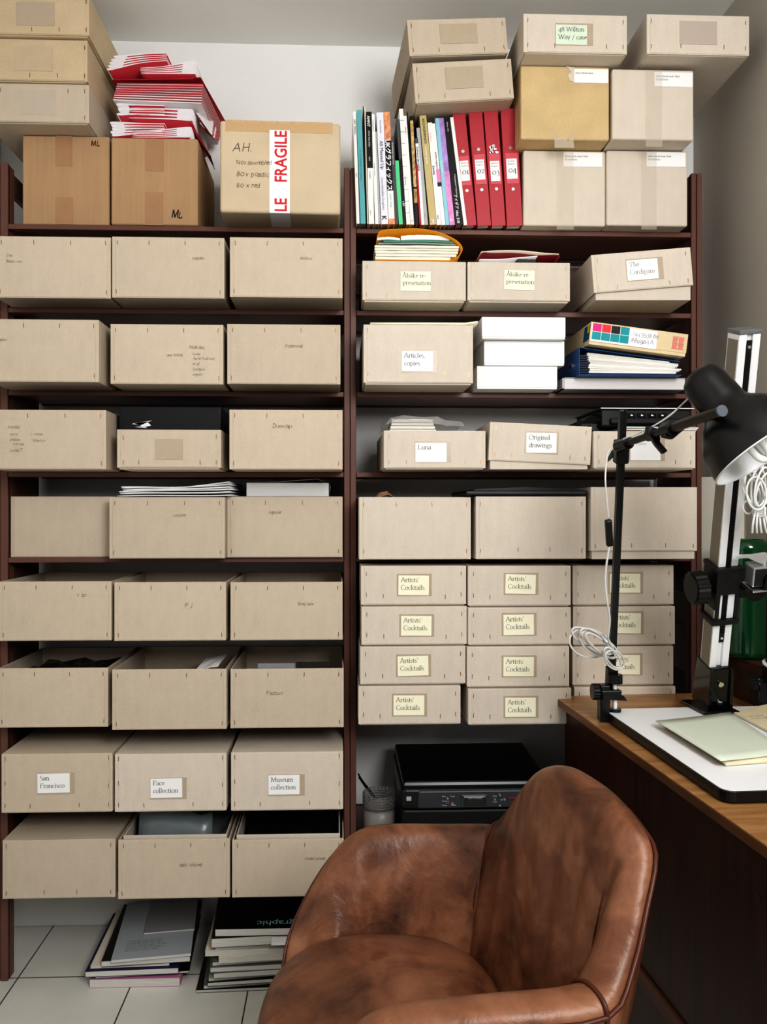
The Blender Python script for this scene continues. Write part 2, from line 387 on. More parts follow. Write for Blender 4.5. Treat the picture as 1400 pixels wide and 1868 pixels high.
def shelf_board(x0, x1, z):
    mb = MB(); a, b = x0 + .001, x1 - .001
    mb.box(a, b, YS, YS + .012, z - .013, z); mb.box(a, b, YS + .012, 2.235, z - .006, z)
    mb.box(a, b, 2.225, 2.24, z - .009, z); mb.box(a, b, YS + .012, YS + .03, z - .013, z - .006)
    return obj('shelf_board', mb, steel_br, rack, bevel=.001, seg=1)
for k in range(1, 10): shelf_board(xl1, xm0, ZS[k])
for k in (1, 2, 3, 4, 5): shelf_board(xm1, xr0, ZS[k])
ZR7 = .680; ZR9 = .352
shelf_board(xm1, xr0, ZR7); shelf_board(xm1, xr0, ZR9)
for x0, x1 in ((xl1, xm0), (xm1, xr0)):   # low rear rails under the upper shelves
    for z in (ZS[2] + .105, ):
        obj('rear_rail', MB().box(x0, x1, 2.226, 2.24, z, z + .085), steel_br, rack, bevel=.001, seg=1)

# ------------------------------------------------------------------ boxes
def rim_tray(w, d, h, th=.0035, up=True, lines=True):
    """open tray: outer shell, cavity, rim; up=False turns it over into a lid"""
    mb = MB()
    x0, x1, y0, y1 = -w / 2, w / 2, 0, d
    o = [(x0, y0), (x1, y0), (x1, y1), (x0, y1)]; i = [(x0 + th, y0 + th), (x1 - th, y0 + th), (x1 - th, y1 - th), (x0 + th, y1 - th)]
    zb, zt, zi = (0, h, th) if up else (h, 0, h - th)
    vs = [(x, y, zb) for x, y in o] + [(x, y, zt) for x, y in o] + [(x, y, zt) for x, y in i] + [(x, y, zi) for x, y in i]
    fs = [(3, 2, 1, 0)] + [(k, (k + 1) % 4, 4 + (k + 1) % 4, 4 + k) for k in range(4)] + \
         [(4 + k, 4 + (k + 1) % 4, 8 + (k + 1) % 4, 8 + k) for k in range(4)] + [(8 + k, 8 + (k + 1) % 4, 12 + (k + 1) % 4, 12 + k) for k in range(4)] + [(12, 13, 14, 15)]
    if not up: fs = [tuple(reversed(f)) for f in fs]
    mb.add(vs, fs)
    if lines:                             # the folded corner flaps stand beside a slightly proud front panel
        g_ = .0085
        mb.box(x0 + g_, x1 - g_ * .9, -.0012, .0002, .002, h - .002)
    return mb
_st = {}
def staple_mesh():
    if 'm' not in _st:
        mb = MB().box(-.0007, .0007, -.0006, 0, -.0052, .0052)
        me = bpy.data.meshes.new('staple'); me.from_pydata([tuple(v) for v in mb.v], [], mb.f); me.materials.append(staple_m); _st['m'] = me
    return _st['m']
def staples(parent, pts, y=-.0013):
    for (x, z) in pts:
        o = bpy.data.objects.new('staple', staple_mesh()); COL.objects.link(o); o.parent = parent
        o.location = (x, y, z); o.rotation_euler = (0, random.uniform(-.12, .12), 0)
def card(parent, w, h, x, z, lines, size, m=None, tape=None, rot=0, y=-.0022, indent=.006, style='serif', inkm=None, lead=1.15):
    e = []
    if tape:
        tx0, tx1, tz0, tz1 = tape
        e.append(obj('tape', MB().box(x + tx0, x + tx1, y + .0004, y + .0008, z + tz0, z + tz1), tape_kr, parent))
    mb = MB().box(-w / 2, w / 2, -.0003, 0, -h / 2, h / 2)
    zz = h / 2 - size * .98
    for k, ln in enumerate(lines):
        write(mb, ln, -w / 2 + indent, zz, size, y=-.0007, style=style, mi=1, seed=k + 3); zz -= size * lead
    o = obj('label_card', mb, [m or paper, inkm or ink_soft], parent); o.location = (x, y, z); o.rotation_euler = (0, rot, 0)
    return o
def scribble(parent, items, m=None, style='hand', y=-.0024, name='handwriting'):
    mb = MB()
    for k, (t, x, z, s) in enumerate(items): write(mb, t, x, z, s, y=y, style=style, mi=0, seed=hash_(t) + k)
    return obj(name, mb, m or pencil, parent)
def hash_(t): return sum(ord(c) * (i + 1) for i, c in enumerate(t))

STU = [(-.452, .90), (-.17, .90), (.15, .90), (.455, .90), (-.462, .10), (.462, .10)]     # standing open tray
STL = [(-.455, .84), (.455, .84), (-.46, .13), (.46, .13), (-.27, .11), (.27, .11)]       # lid
def place(x0, x1, y0, y1, zs, t=None):
    """front face in the photo -> front plane, centre, width, height, resting on level zs"""
    xm = (x0 + x1) / 2; d = ray(xm, y1)
    if t is None: t = (zs - H) / d.z
    Y = t * d.y
    a = PY(x0, y0, Y); b_ = PY(x1, y1, Y)
    return Y, (a.x + b_.x) / 2, (b_.x - a.x) - .0016, PY(xm, y0, Y).z - zs
def kbox(label, x0, x1, y0, y1, zs, kind='open', t=None, group=None, depth=.325, yaw=0, show=.008, st=None, m=None, name='cardboard_box', tilt=0, hh=None):
    Y, cx, w, h = place(x0, x1, y0, y1, zs, t)
    if hh: h = hh
    depth = min(depth, (2.222 if zs < 1.9 else 2.266) - Y)
    m = m or kraft
    if zs < 1.9 and cx - w / 2 < xl1 + .003: nx = xl1 + .003; w = cx + w / 2 - nx; cx = nx + w / 2
    if zs < 1.9 and cx > xm1 and cx - w / 2 < xm1 + .003: nx = xm1 + .003; w = cx + w / 2 - nx; cx = nx + w / 2
    o = thing(name, label, 'box', (cx, Y, zs + .0004), (0, 0, math.radians(yaw)), group)
    if kind == 'open':
        obj('tray', rim_tray(w, depth, h), m, o, bevel=.0022)
        staples(o, [(fx * w, fz * h) for fx, fz in (st if st is not None else STU)])
    elif kind == 'lid':
        obj('base', rim_tray(w - .008, depth - .008, h - .006, lines=False), m, o, bevel=.002).location = (0, .004, 0)
        l = obj('lid', rim_tray(w, depth, h - show, up=False), m, o, bevel=.0022); l.location = (0, 0, show); l.rotation_euler = (0, math.radians(tilt), 0)
        staples(l, [(fx * w, fz * (h - show)) for fx, fz in (st if st is not None else STL)])
        LID[o.name] = l
    elif kind == 'plain':
        obj('carton', MB().box(-w / 2, w / 2, 0, depth, 0, h), m, o, bevel=.003)
    return o, w, h, Y
LID = {}
def lid_of(o): return LID.get(o.name, o)
GL = 'large open-topped kraft boxes in rows on the tall rack'
# ---- left bay, rows two to nine -------------------------------------------------------
def hw(o, w, h, Y, items):
    """pencil notes given in photo pixels"""
    out = []
    for (t, px, py, s) in items:
        p = PY(px, py, Y); out.append((t, p.x - o.location.x, p.z - o.location.z, s))
    scribble(o, out)
B = [
 # label, x0,x1,y0,y1, shelf, kind, t, pencil notes
 ('large kraft box on the second shelf, first from the left with a two-line note', -8, 203, 432, 544, 2, 'open', None, [('Exp', 12, 468, .011), ('Brochures', 12, 479, .0095)]),
 ('large kraft box on the second shelf, left bay, middle, pencilled Posters', 204, 410, 433, 544, 2, 'open', None, [('Posters', 350, 474, .011)]),
 ('large kraft box on the second shelf pencilled Archive, left of the middle upright', 419, 626, 434, 543, 2, 'open', None, [('Archive', 547, 474, .0105)]),
 ('large kraft box on the third shelf, first from the left, right side showing', -25, 181, 583, 697, 3, 'open', None, [('salon', -2, 622, .010)]),
 ('large kraft box on the third shelf, middle, with a long pencilled list at right', 201, 408, 592, 701, 3, 'open', None, [('see Artist', 305, 650, .0105), ('Mobious', 345, 636, .011), ('Kobe', 352, 648, .009), ('Aarke Publicity', 352, 656, .009), ('mid', 352, 666, .010), ('Extracts', 352, 676, .0095), ('urgent', 352, 685, .0095)]),
 ('large kraft box on the third shelf beside the middle upright, faint pencil word', 414, 622, 592, 701, 3, 'open', None, [('Potential', 520, 634, .0125)]),
 ('large kraft box on the fourth shelf, first from the left, pencilled list of artists', -20, 194, 748, 857, 4, 'open', 1.86, [('Artists', 14, 782, .0115), ('paris', 18, 794, .010), ('L Simon', 56, 794, .009), ('photos', 18, 804, .010), ('Martijn', 60, 806, .010), ('Hermes', 24, 812, .009), ('Anna T', 18, 824, .010)]),
 ('large kraft box on the fourth shelf beside the middle upright, word pencilled near the top', 418, 626, 748, 859, 4, 'open', 1.87, [('Drawings', 497, 780, .0135)]),
 ('large kraft box with blank face on the fifth shelf, set back', 10, 214, 906, 1014, 5, 'open', 1.985, []),
 ('large kraft box on the fifth shelf, middle of the left bay, loose sheets on top', 199, 411, 907, 1019, 5, 'open', None, [('Letters', 315, 942, .012)]),
 ('large kraft box on the fifth shelf under a wrapped ream of paper', 414, 626, 906, 1017, 5, 'open', None, [('Agnite', 490, 937, .012)]),
 ('large open kraft box on the sixth shelf, first from the left, pencilled V2o', -2, 204, 1061, 1169, 6, 'open', None, [('V 2o', 140, 1088, .013)]),
 ('large open kraft box on the sixth shelf, middle, pencilled with two letters PJ', 208, 413, 1062, 1169, 6, 'open', None, [('P J', 337, 1108, .017)]),
 ('large open kraft box on the sixth shelf beside the middle upright, pencilled Bespoke', 420, 626, 1062, 1168, 6, 'open', None, [('Bespoke', 543, 1104, .0125)]),
 ('large open kraft box on the seventh shelf, first from the left, dark plastic inside', -6, 198, 1219, 1327, 7, 'open', None, []),
 ('large open kraft box on the seventh shelf, middle, blank face, scraps inside', 204, 414, 1221, 1331, 7, 'open', None, []),
 ('large open kraft box on the seventh shelf beside the middle upright, pencilled Fraction', 420, 628, 1220, 1328, 7, 'open', None, [('Fraction', 485, 1267, .0135)]),
 ('large kraft box with bare lid on the ninth shelf, bottom left of the rack', 4, 211, 1532, 1639, 9, 'lidup', None, []),
 ('large open kraft box on the ninth shelf, middle, pale plastic sheet inside', 215, 420, 1531, 1639, 9, 'open', None, [('talk related', 328, 1580, .0125)]),
 ('large open kraft box on the ninth shelf behind the chair arm, pencilled Folded poster', 423, 628, 1531, 1636, 9, 'open', None, [('Folded poster', 555, 1568, .0105)]),
]
BX = {}
for i, (lab, x0, x1, y0, y1, sh, kind, t, notes) in enumerate(B):
    st = None
    if kind == 'lidup':
        kind = 'lid'; st = [(-.465, .9), (.46, .9), (-.465, .1), (.46, .1), (-.13, .11), (.16, .11)]
        o, w, h, Y = kbox(lab, x0, x1, y0, y1, ZS[sh], 'lid', t, GL, show=.0005, st=st)
    else:
        o, w, h, Y = kbox(lab, x0, x1, y0, y1, ZS[sh], 'open', t, GL, st=([] if 'blank face on the fifth' in lab else None))
    if notes: hw(o, w, h, Y, notes)
    BX[i] = (o, w, h, Y)
# inner cardboard liner seen inside the last open box
def liner(k, dz):
    o, w, h, Y = BX[k]; mb = rim_tray(w - .018, .30, h - .01, lines=False)
    l = obj('inner_tray', mb, kraft_pale, o, bevel=.001); l.location = (0, .012, .005 + dz)
liner(19, .012); liner(18, .010)
# labelled closed boxes, eighth shelf, left bay
def pxcard(o, Y, x0, x1, y0, y1, lines, size, m=None, tape=None, rot=0, **k):
    p = PY((x0 + x1) / 2, (y0 + y1) / 2, Y); a = PY(x0, y1, Y); b_ = PY(x1, y0, Y)
    l = lid_of(o); tp = None
    if tape:
        c_, d_ = PY(tape[0], tape[3], Y), PY(tape[1], tape[2], Y); tp = (c_.x - p.x, d_.x - p.x, c_.z - p.z, d_.z - p.z)
    dz = l.location.z if l is not o else 0
    return card(l, b_.x - a.x, b_.z - a.z, p.x - o.location.x, p.z - o.location.z - dz, lines, size, m, tp, math.radians(rot), **k)
ST8 = [(-.465, .92), (.465, .92), (-.465, .5), (.465, .45), (-.465, .12), (.465, .12), (-.24, .11), (.2, .12)]
for lab, x0, x1, y0, y1, cd, tp, ln, mm in [
 ('large lidded kraft box labelled San Francisco on the eighth shelf', 2, 206, 1375, 1484, (69, 128, 1410, 1446), (68, 136, 1409, 1449), ['San', 'Francisco'], kraft),
 ('large lidded kraft box labelled Face collection on the eighth shelf', 209, 414, 1375, 1482, (275, 333, 1419, 1455), (274, 341, 1418, 1458), ['Face', 'collection'], kraft_pale),
 ('large lidded kraft box labelled Museum collection on the eighth shelf', 421, 627, 1372, 1480, (490, 547, 1413, 1449), (489, 556, 1412, 1452), ['Museum', 'collection'], kraft_pale)]:
    o, w, h, Y = kbox(lab, x0, x1, y0, y1, ZS[8], 'lid', None, 'large lidded boxes with name cards on the eighth shelf', show=.003, st=ST8, m=mm)
    pxcard(o, Y, *cd, ln, .0165, tape=tp, rot=random.uniform(-.8, .8))
# low taped box and black box, fourth shelf
o, w, h, Y = kbox('low kraft box with a square of tape, under the black box', 213, 404, 784, 857, ZS[4], 'lid', 1.87, show=.004,
                  st=[(-.44, .78), (.455, .82), (-.44, .14), (.455, .14), (-.29, .14), (.30, .14)])
TZ = o.location.z + h
obj('tape', MB().box(-.0315 - .002, .0315 + .002, -.0022, -.0016, .02, .07), tape_kr, lid_of(o))
Yb = 1.95; a = PY(217, 742, Yb); b_ = PY(403, 785, Yb)
o = thing('black_box', 'black cardboard box with a torn white patch, on the low taped box', 'box', ((a.x + b_.x) / 2, Yb, TZ + .0005))
w = b_.x - a.x; h = PY(300, 742, Yb).z - TZ
blk = mat('black card', C(24, 25, 30), .5, noise=[(9, .3, S1)])
obj('carton', MB().box(-w / 2, w / 2, 0, .27, 0, h), blk, o, bevel=.002)
mb = MB()
for q in ([(-.45, .28), (-.25, .42), (-.37, .22)], [(-.44, .30), (-.32, .16), (-.26, .22), (-.30, .36), (-.24, .40)], [(-.42, .16), (-.30, .12), (-.33, .19)]):
    mb.poly([(fx * w + .035 * 0 + .02, -.0025, fz * h + .002) for fx, fz in q])
obj('torn_patch', mb, paper, o)

# ---- top of the left bay -------------------------------------------------------------
GML = 'square brown cartons side by side on the top shelf'
def corr(label, x0, x1, y0, y1, zs, t, m, depth=.27, group=None, hh=None, yaw=0, bevel=.0045, name='cardboard_box'):
    Y, cx, w, h = place(x0, x1, y0, y1, zs, t)
    o = thing(name, label, 'box', (cx, Y, zs + .0005), (0, 0, math.radians(yaw)), group)
    depth = min(depth, 2.262 - Y); h = hh or h
    obj('carton', MB().box(-w / 2, w / 2, 0, depth, 0, h), m, o, bevel=bevel, seg=3)
    return o, w, h, Y
def strip(o, Y, x0, x1, y0, y1, m=tape_br, name='tape', y=-.0006):
    a = PY(x0, y1, Y); b_ = PY(x1, y0, Y)
    return obj(name, MB().box(a.x - o.location.x, b_.x - o.location.x, y, y + .0006, a.z - o.location.z, b_.z - o.location.z), m, o)
o, w, h, Y = corr('brown carton at the left end of the top shelf, ML in its upper corner', 40, 200, 248, 411, ZS[1], 1.98, kraft_brown, group=GML)
for a in ((101, 132, 248, 303), (101, 134, 360, 409)): strip(o, Y, *a)
mb = MB(); p = PY(166, 266, Y); write(mb, 'ML', p.x - o.location.x, p.z - o.location.z, .019, y=-.0008, style='marker', mi=0, seed=3, hscale=.8); obj('handwriting', mb, marker, o)
ML1 = (o, w, h, Y)
o, w, h, Y = corr('brown carton under the leaflet pile, ML in its lower corner', 202, 362, 252, 412, ZS[1], 1.98, kraft_brown, group=GML)
for a in ((265, 299, 254, 312), (265, 298, 351, 411)): strip(o, Y, *a)
mb = MB(); p = PY(312, 397, Y); write(mb, 'ML', p.x - o.location.x, p.z - o.location.z, .026, y=-.0008, style='marker', mi=0, seed=5, hscale=.8); obj('handwriting', mb, marker, o)
ML2 = (o, w, h, Y); ZML = o.location.z + h
# stack of three lidded boxes
ZST = ML1[0].location.z + ML1[2] + .001
GS = 'three taped boxes stacked at the top left'
zz = ZST
for lab, x0, x1, y0, y1, tp, sh_ in [
 ('kraft box with creased clear tape, lowest of the three stacked above the ML carton', -28, 163, 153, 225, (33, 102, 166, 210), .0),
 ('kraft box with clear tape, middle of the three stacked above the ML carton', -32, 160, 72, 149, (27, 96, 88, 131), .003),
 ('kraft box with brown tape, topmost of the three stacked at the upper left', -28, 163, -12, 65, (30, 100, 7, 48), .003)]:
    t = (zz - H) / ray((x0 + x1) / 2, y1).z
    o, w, h, Y = kbox(lab, x0, x1, y0, y1, zz, 'lid', t, GS, show=.002, depth=.335, m=kraft_tan if 'lowest' not in lab else kraft,
                      st=[(.475, .82), (.475, .14), (-.05, .12), (.215, .13)] if 'lowest' not in lab else [(.46, .82), (.46, .14), (-.35, .82), (.3, .82)])
    p0 = PY(tp[0], tp[3], Y); p1 = PY(tp[1], tp[2], Y)
    obj('tape', MB().box(p0.x - o.location.x, p1.x - o.location.x, -.0022, -.0016, p0.z - o.location.z, p1.z - o.location.z), tape_kr if 'brown tape' in lab else tape_gl if 'creased' in lab else mat('matt clear tape', C(196, 178, 152), .4, noise=[(40, .05, S1)]), lid_of(o))
    zz = o.location.z + h + .001
# fragile carton
o, w, h, Y = corr('sandy carton with a red and white FRAGILE tape and marker notes', 401, 622, 222, 389, ZS[1], None, kraft_mid, depth=.30, bevel=.007, yaw=1.2, name='fragile_carton')
strip(o, Y, 412, 607, 223, 240, mat('sandy tape', C(196, 166, 128), .35))
a = PY(492, 414, Y); b_ = PY(529, 238, Y); x0, x1 = a.x - o.location.x, b_.x - o.location.x; z1 = b_.z - o.location.z
mb = MB().box(x0, x1, -.0007, -.0001, .0, z1, 0); mb.box(x0, x1, .0, .13, -.0001, .0002, 0)
wt = x1 - x0
M = MX((x0 + wt * .84, -.0009, PY(500, 333, Y).z - o.location.z), (0, 0, 1), (-1, 0, 0))
Sx = Matrix.Diagonal((1.06, 1.30, 1, 1)); sans(mb, 'FRAGILE', M @ Sx, .0325, 1, .02)
obj_ = obj('fragile_tape', mb, [paper, red_ink], o)
mb2 = MB(); M = MX((x0 + wt * .84, -.0011, PY(500, 456, Y).z - o.location.z), (0, 0, 1), (-1, 0, 0))
# second printing, the part above the lower edge, and its continuation underneath
def clipz(mb, n0, zlim):
    keep_f, keep_m, keep_s = [], [], []
    for f, m_, s_ in zip(mb.f, mb.m, mb.sm):
        if min(mb.v[i].z for i in f) >= zlim: keep_f.append(f); keep_m.append(m_); keep_s.append(s_)
    mb.f, mb.m, mb.sm = keep_f, keep_m, keep_s
sans(mb2, 'FRAGILE', M @ Sx, .0325, 0, .02); clipz(mb2, 0, .0)
obj('print', mb2, red_ink, obj_)
mb = MB()
for t, px, py, s in (('AH.', 424, 277, .032), ('Not assembled', 431, 300, .0155), ('80 x plastic', 432, 322, .0185), ('80 x red', 432, 342, .0185)):
    p = PY(px, py, Y); write(mb, t, p.x - o.location.x, p.z - o.location.z, s, y=-.0009, style='hand', mi=0, seed=hash_(t))
obj('handwriting', mb, marker_soft, o)
obj('tape_print', write(MB(), 'TUK.ST   TUK.ST   TUK.ST   TUK.ST   TUK.ST'.replace('.', '.'), -w / 2 + .03, h - .006, .0095, y=-.0009, style='hand', mi=0), mat('pale tape print', C(226, 205, 176), .5), o)

# ---- right bay, top ------------------------------------------------------------------
GC = 'four square cartons in two layers on the top shelf'
def shipping_label(o, Y, x0, x1, y0, y1, rows):
    a = PY(x0, y1, Y); b_ = PY(x1, y0, Y); w_, h_ = b_.x - a.x, b_.z - a.z
    mb = MB().box(0, w_, -.0012, -.0006, 0, h_)
    for k, r in enumerate(rows): sans(mb, r, MX((.004, -.0014, h_ - .0125 - k * .0085), (1, 0, 0), (0, 0, 1)), .0062, 1, .006)
    c = obj('shipping_label', mb, [paper, ink_soft], o); c.location = (a.x - o.location.x, 0, a.z - o.location.z)
def gloss(o, Y, x0, x1, y0, y1, seed=1, n=7):
    """clear tape with raised wrinkles"""
    rn = random.Random(seed); a = PY(x0, y1, Y); b_ = PY(x1, y0, Y); ox, oz = o.location.x, o.location.z
    nx, nz_ = 7, 26; rows = []
    for j in range(nz_ + 1):
        r = []
        for i in range(nx + 1):
            r.append((a.x - ox + (b_.x - a.x) * i / nx, -.0012 - rn.random() * .0016, a.z - oz + (b_.z - a.z) * j / nz_))
        rows.append(r)
    obj('clear_tape', MB().grid(rows), tape_gl, o)
LR = ['Anne Hardy book: Field', '27 ex/37mm']
o, w, h, Y = corr('square carton, lower layer, standing beside the red binders', 955, 1106, 275, 420, ZS[1], 1.985, kraft_pale, group=GC)
gloss(o, Y, 1016, 1047, 277, 419, 1); shipping_label(o, Y, 1028, 1099, 279, 304, LR); CL1 = (o, w, h, Y)
o, w, h, Y = corr('square carton, lower layer, standing beside the right upright', 1107, 1256, 275, 420, ZS[1], 1.985, kraft_pale, group=GC)
gloss(o, Y, 1170, 1198, 277, 419, 2); shipping_label(o, Y, 1180, 1251, 279, 304, LR); CL2 = (o, w, h, Y)
zz = o.location.z + h + .001
o, w, h, Y = corr('worn ochre carton, upper layer, with torn tape at its foot', 950, 1113, 121, 271, zz, 1.93, mat('ochre board', C(205, 182, 142), .85, spec=.2, noise=[(200, .05, S1), (11, .11, S1)], bump=(200, .3)), group=GC)
shipping_label(o, Y, 1047, 1110, 127, 151, ['Anne Hardy book', '']); 
mb = MB(); px_ = [(1012, 242), (1020, 252), (1030, 250), (1037, 258), (1044, 236), (1048, 270), (1012, 270)]
mb.prism([(PY(x, y, Y).x - o.location.x, -.0016, PY(x, y, Y).z - o.location.z) for x, y in px_], (0, .001, 0)); obj('torn_tape', mb, tape_gl, o)
mb = MB(); px_ = [(1033, 121), (1048, 124), (1048, 150), (1040, 148), (1036, 138), (1042, 132)]
mb.prism([(PY(x, y, Y).x - o.location.x, -.0016, PY(x, y, Y).z - o.location.z) for x, y in px_], (0, .001, 0)); obj('torn_tape', mb, kraft_pale, o)
CU1 = (o, w, h, Y)
o, w, h, Y = corr('square carton, upper layer, with glossy tape and white shipping label', 1117, 1267, 127, 268, zz, 1.93, kraft_pale, group=GC)
gloss(o, Y, 1178, 1208, 129, 268, 4); shipping_label(o, Y, 1194, 1264, 133, 158, LR); CU2 = (o, w, h, Y)
# lidded boxes on top of the cartons
zz2 = max(CU1[0].location.z + CU1[2], CU2[0].location.z + CU2[2]) + .001
S4 = [(-.46, .82), (.46, .82), (-.46, .18), (.46, .18), (-.20, .18), (.30, .18)]
o, w, h, Y = kbox('lidded box labelled 48 Wilton Way / case, on top of the ochre carton', 955, 1145, 27, 98, zz2, 'lid', None, show=.001, st=S4, m=kraft_pale, depth=.34)
pxcard(o, Y, 1014, 1071, 47, 82, ['48 Wilton', 'Way / case'], .0165, paper_gr, tape=(1013, 1082, 44, 83))
o, w, h, Y = kbox('lidded box with a bare tape square, overhanging the right-hand cartons', 1180, 1368, 28, 101, zz2, 'lid', None, show=.001, st=[(-.46, .82), (.46, .82), (-.46, .18), (.46, .18), (-.17, .2), (.25, .2)], m=kraft_pale, depth=.31, yaw=0)
strip(lid_of(o), Y, 1241, 1308, 41, 82, tape_kr) if False else None
a = PY(1240, 82, Y); b_ = PY(1308, 41, Y)
obj('tape', MB().box(a.x - o.location.x, b_.x - o.location.x, -.0022, -.0016, a.z - o.location.z, b_.z - o.location.z), mat('greyish tape', C(192, 178, 168), .3), lid_of(o))

# ---- books and binders ---------------------------------------------------------------
def colm(name, rgb, rough=.45): return mat(name, C(*rgb), rough, spec=.35)
def lean_frame(bl, br, tl, tr, yb, yt, Y):
    B0 = PY(bl, yb, Y); B1 = PY(br, yb, Y); T0 = PY(tl, yt, Y)
    a = math.atan2(B0.x - T0.x, T0.z - B0.z)
    w_ = (B1.x - B0.x) * math.cos(a); h_ = (T0.z - B0.z) / math.cos(a)
    return B0, a, w_, h_
BZ = ZS[1] + .001
def book(label, bl, br, tl, tr, yt, m, t=1.975, depth=.21, yb=411, bands=(), texts=(), group='books and magazines leaning on the top shelf', name='book', cat='book', thin=False):
    d = ray((bl + br) / 2, yb); Y = t * d.y
    B0, a, w_, h_ = lean_frame(bl, br, tl, tr, yb, yt, Y)
    h_ = h_ - 0; w_ = max(w_ - .0004, .002)
    lift = 0
    o = thing(name, label, cat, (B0.x, Y, BZ + lift), (0, -a, 0), group)
    c = .0009 if w_ < .012 else .0016
    h_ = (PY((tl + tr) / 2, yt, Y).z - BZ) / math.cos(a)
    mb = MB(); mb.box(0, w_, 0, c, 0, h_); mb.box(0, c, c, depth, 0, h_); mb.box(w_ - c, w_, c, depth, 0, h_)
    mats = [m]
    for z0, z1, mm in bands:
        if mm not in mats: mats.append(mm)
        mb.box(-.0001, w_ + .0001, -.0003, 0, z0 * h_, z1 * h_, mats.index(mm))
    for (txt, z, size, mm, off, dx) in texts:
        if mm not in mats: mats.append(mm)
        sans(mb, txt, MX((w_ * dx, -.0006, z * h_), (0, 0, -1), (1, 0, 0)), size, mats.index(mm), off)
    obj('cover', mb, mats, o)
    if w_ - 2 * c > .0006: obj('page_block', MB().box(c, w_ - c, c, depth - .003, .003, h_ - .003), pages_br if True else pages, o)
    return o, w_, h_
def zx(v): return 640 + v * .1338
def zy(v): return 180 + v * .1338
wh = colm('white book cloth', (232, 232, 230)); wh2 = colm('cool white cover', (224, 224, 234)); bk = colm('black cover', (26, 26, 27)); gy = colm('mid grey cover', (84, 84, 86))
tl_ = colm('teal cover', (104, 172, 178)); gr_ = colm('mint green cover', (98, 206, 148)); kh = colm('khaki cover', (196, 180, 132)); lg = colm('light grey cover', (176, 178, 182)); rd = colm('red cover', (178, 34, 44))
orp = mat('orange mottled cover', C(222, 150, 110), .5, noise=[(70, .6, S1)]); tan_p = mat('tan spotted cover', C(190, 160, 110), .5, noise=[(90, .8, S1)])
lil = mat('lilac marbled cover', C(170, 140, 200), .5, noise=[(50, .3, S1)]); pkc = colm('pink cover', (232, 140, 190)); cyan = colm('pale blue cover', (150, 200, 216)); cr = colm('cream cover', (226, 218, 200)); nav = colm('navy cover', (30, 42, 66))
inkb = colm('dark print', (36, 36, 40)); inkg = colm('grey print', (130, 130, 136)); whp = colm('white print', (240, 240, 240)); blp = colm('blue print', (70, 90, 170))
